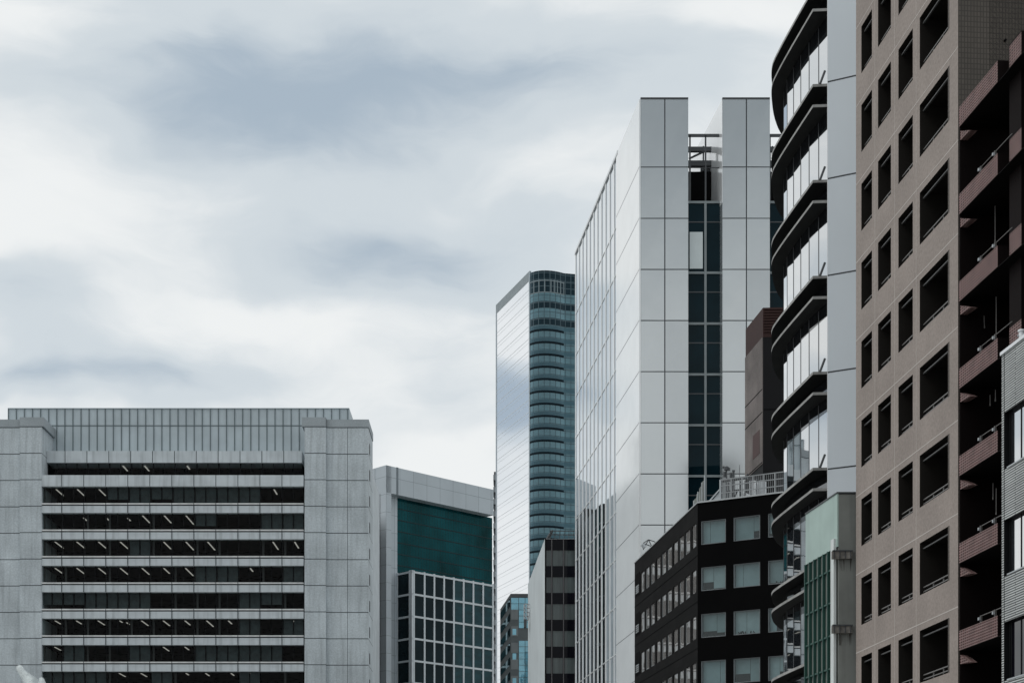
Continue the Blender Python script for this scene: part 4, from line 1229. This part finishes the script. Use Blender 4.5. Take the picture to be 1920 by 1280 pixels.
mb = MB((*KA.xy(0), 0)); mb.grid(KA, us, vs, lambda i, j: i in (1, 3) and j % 2 == 1, .34, 0, 0, 1)
mb.build('brick_wall', [m_kb, m_frame], kbd)
MB().box(KA, u_w0-.035, u_w0, 0, ztk, 0, .003).build('corner_joint', m_black, kbd)
MB().box(KA, -.02, kend, ztk, ztk+.09, -.4, .04).build('coping', m_white, kbd)
for i, (a, b) in enumerate(kr):
    for us0 in (u_w0, u_w0+3.8):
        us1 = us0+3.2; z0, z1 = kz(b), kz(a)
        o = MB().pane(KA, us0, us1, z0, z1, -.14).build('window', m_kg if i < 2 else m_sdark, kbd)
        mb = MB()
        for k_ in range(5): u = us0+.16+k_*.62; mb.box(KA, u-.022, u+.022, z0, z1, -.16, -.125)
        mb.box(KA, us0, us0+.10, z0, z1, -.16, -.12)
        mb.build('frame', m_frame, o)
        MB().box(KA, us0+.2, us1, z0, z0+.035, -.13, .02).build('sill', m_steel, o)
MB().prism([tuple(KA.xy(0, -.36)), tuple(KA.xy(kend, -.36)), tuple(KA.xy(kend, -8)), tuple(KA.xy(0, -8))], 0, ztk-.05).build('core', m_black, kbd)
MB().box(KA.turn(0, 0, -1), -8, -.36, 0, ztk-.01, -.34, .0).build('far_wall', m_kb, kbd)
Pk = KA.off(-.5); up = Pk.u(1915.5)
pp = Pk.p(up, ztk, 0)
vp = thing('vent_pipe', 'white roof vent pipe behind the coping of the grey brick building', 'vent pipe', *pp)
mb = MB().bar(pp, pp+Vector((0, 0, .62)), .075, 16); mb.build('pipe', m_white, vp)
MB().bar(pp+Vector((0, 0, .62)), pp+Vector((0, 0, .67)), .10, 16).build('cap', m_white, vp)
mb = MB()
for i in range(4): mb.bar(pp+Vector((-.085, -.02, .15+.12*i)), pp+Vector((-.12, -.02, .15+.12*i)), .02)
mb.build('clip', m_steel, vp)

# ================================================================== 15 puffs of white steam at the lower left corner
import bmesh
def puff(spec, Yp, label):
    bm = bmesh.new()
    cx_ = [((x-CX)/F*Yp, Yp, EYE+(HY-y)*Yp/F, r*Yp/F) for x, y, r in spec]
    me = bpy.data.metaballs.new('steam'); 
    ob = bpy.data.objects.new('steam_tmp', me); C.objects.link(ob)
    me.resolution = .25; me.threshold = .4
    o0 = Vector(cx_[0][:3])
    for x, y, z, r in cx_:
        e_ = me.elements.new(); e_.co = Vector((x, y, z))-o0; e_.radius = r*1.9
    dg = bpy.context.evaluated_depsgraph_get()
    mesh = bpy.data.meshes.new_from_object(ob.evaluated_get(dg))
    bpy.data.objects.remove(ob)
    o = bpy.data.objects.new('steam_puff', mesh); C.objects.link(o); o.location = o0
    for p in mesh.polygons: p.use_smooth = True
    m, t, out = M_('white_steam')
    a = t.nodes.new('ShaderNodeBsdfDiffuse'); a.inputs[0].default_value = (.75, .8, .8, 1); b = t.nodes.new('ShaderNodeBsdfTransparent'); x_ = t.nodes.new('ShaderNodeMixShader')
    lw = t.nodes.new('ShaderNodeLayerWeight'); lw.inputs[0].default_value = .5
    t.links.new(math_('MULTIPLY', rng(t, lw.outputs['Facing'], .1, .9, .85, .0), rng(t, noise(t, .9, 4, src='Object'), .35, .6, .25, 1), tree=t), x_.inputs[0]); t.links.new(b.outputs[0], x_.inputs[1]); t.links.new(a.outputs[0], x_.inputs[2]); t.links.new(x_.outputs[0], out.inputs[0])
    mesh.materials.append(m)
    tag(o, label, 'steam', 'white steam puffs')
puff([(37, 1252, 6), (41, 1259, 6), (47, 1266, 7), (52, 1273, 9), (58, 1278, 10), (62, 1286, 12), (66, 1295, 14)], 200, 'larger slanting white steam puff at the lower left before the concrete pier')
puff([(78, 1274, 5), (80, 1280, 5), (82, 1288, 7)], 200, 'smaller white steam puff just right of the larger one')
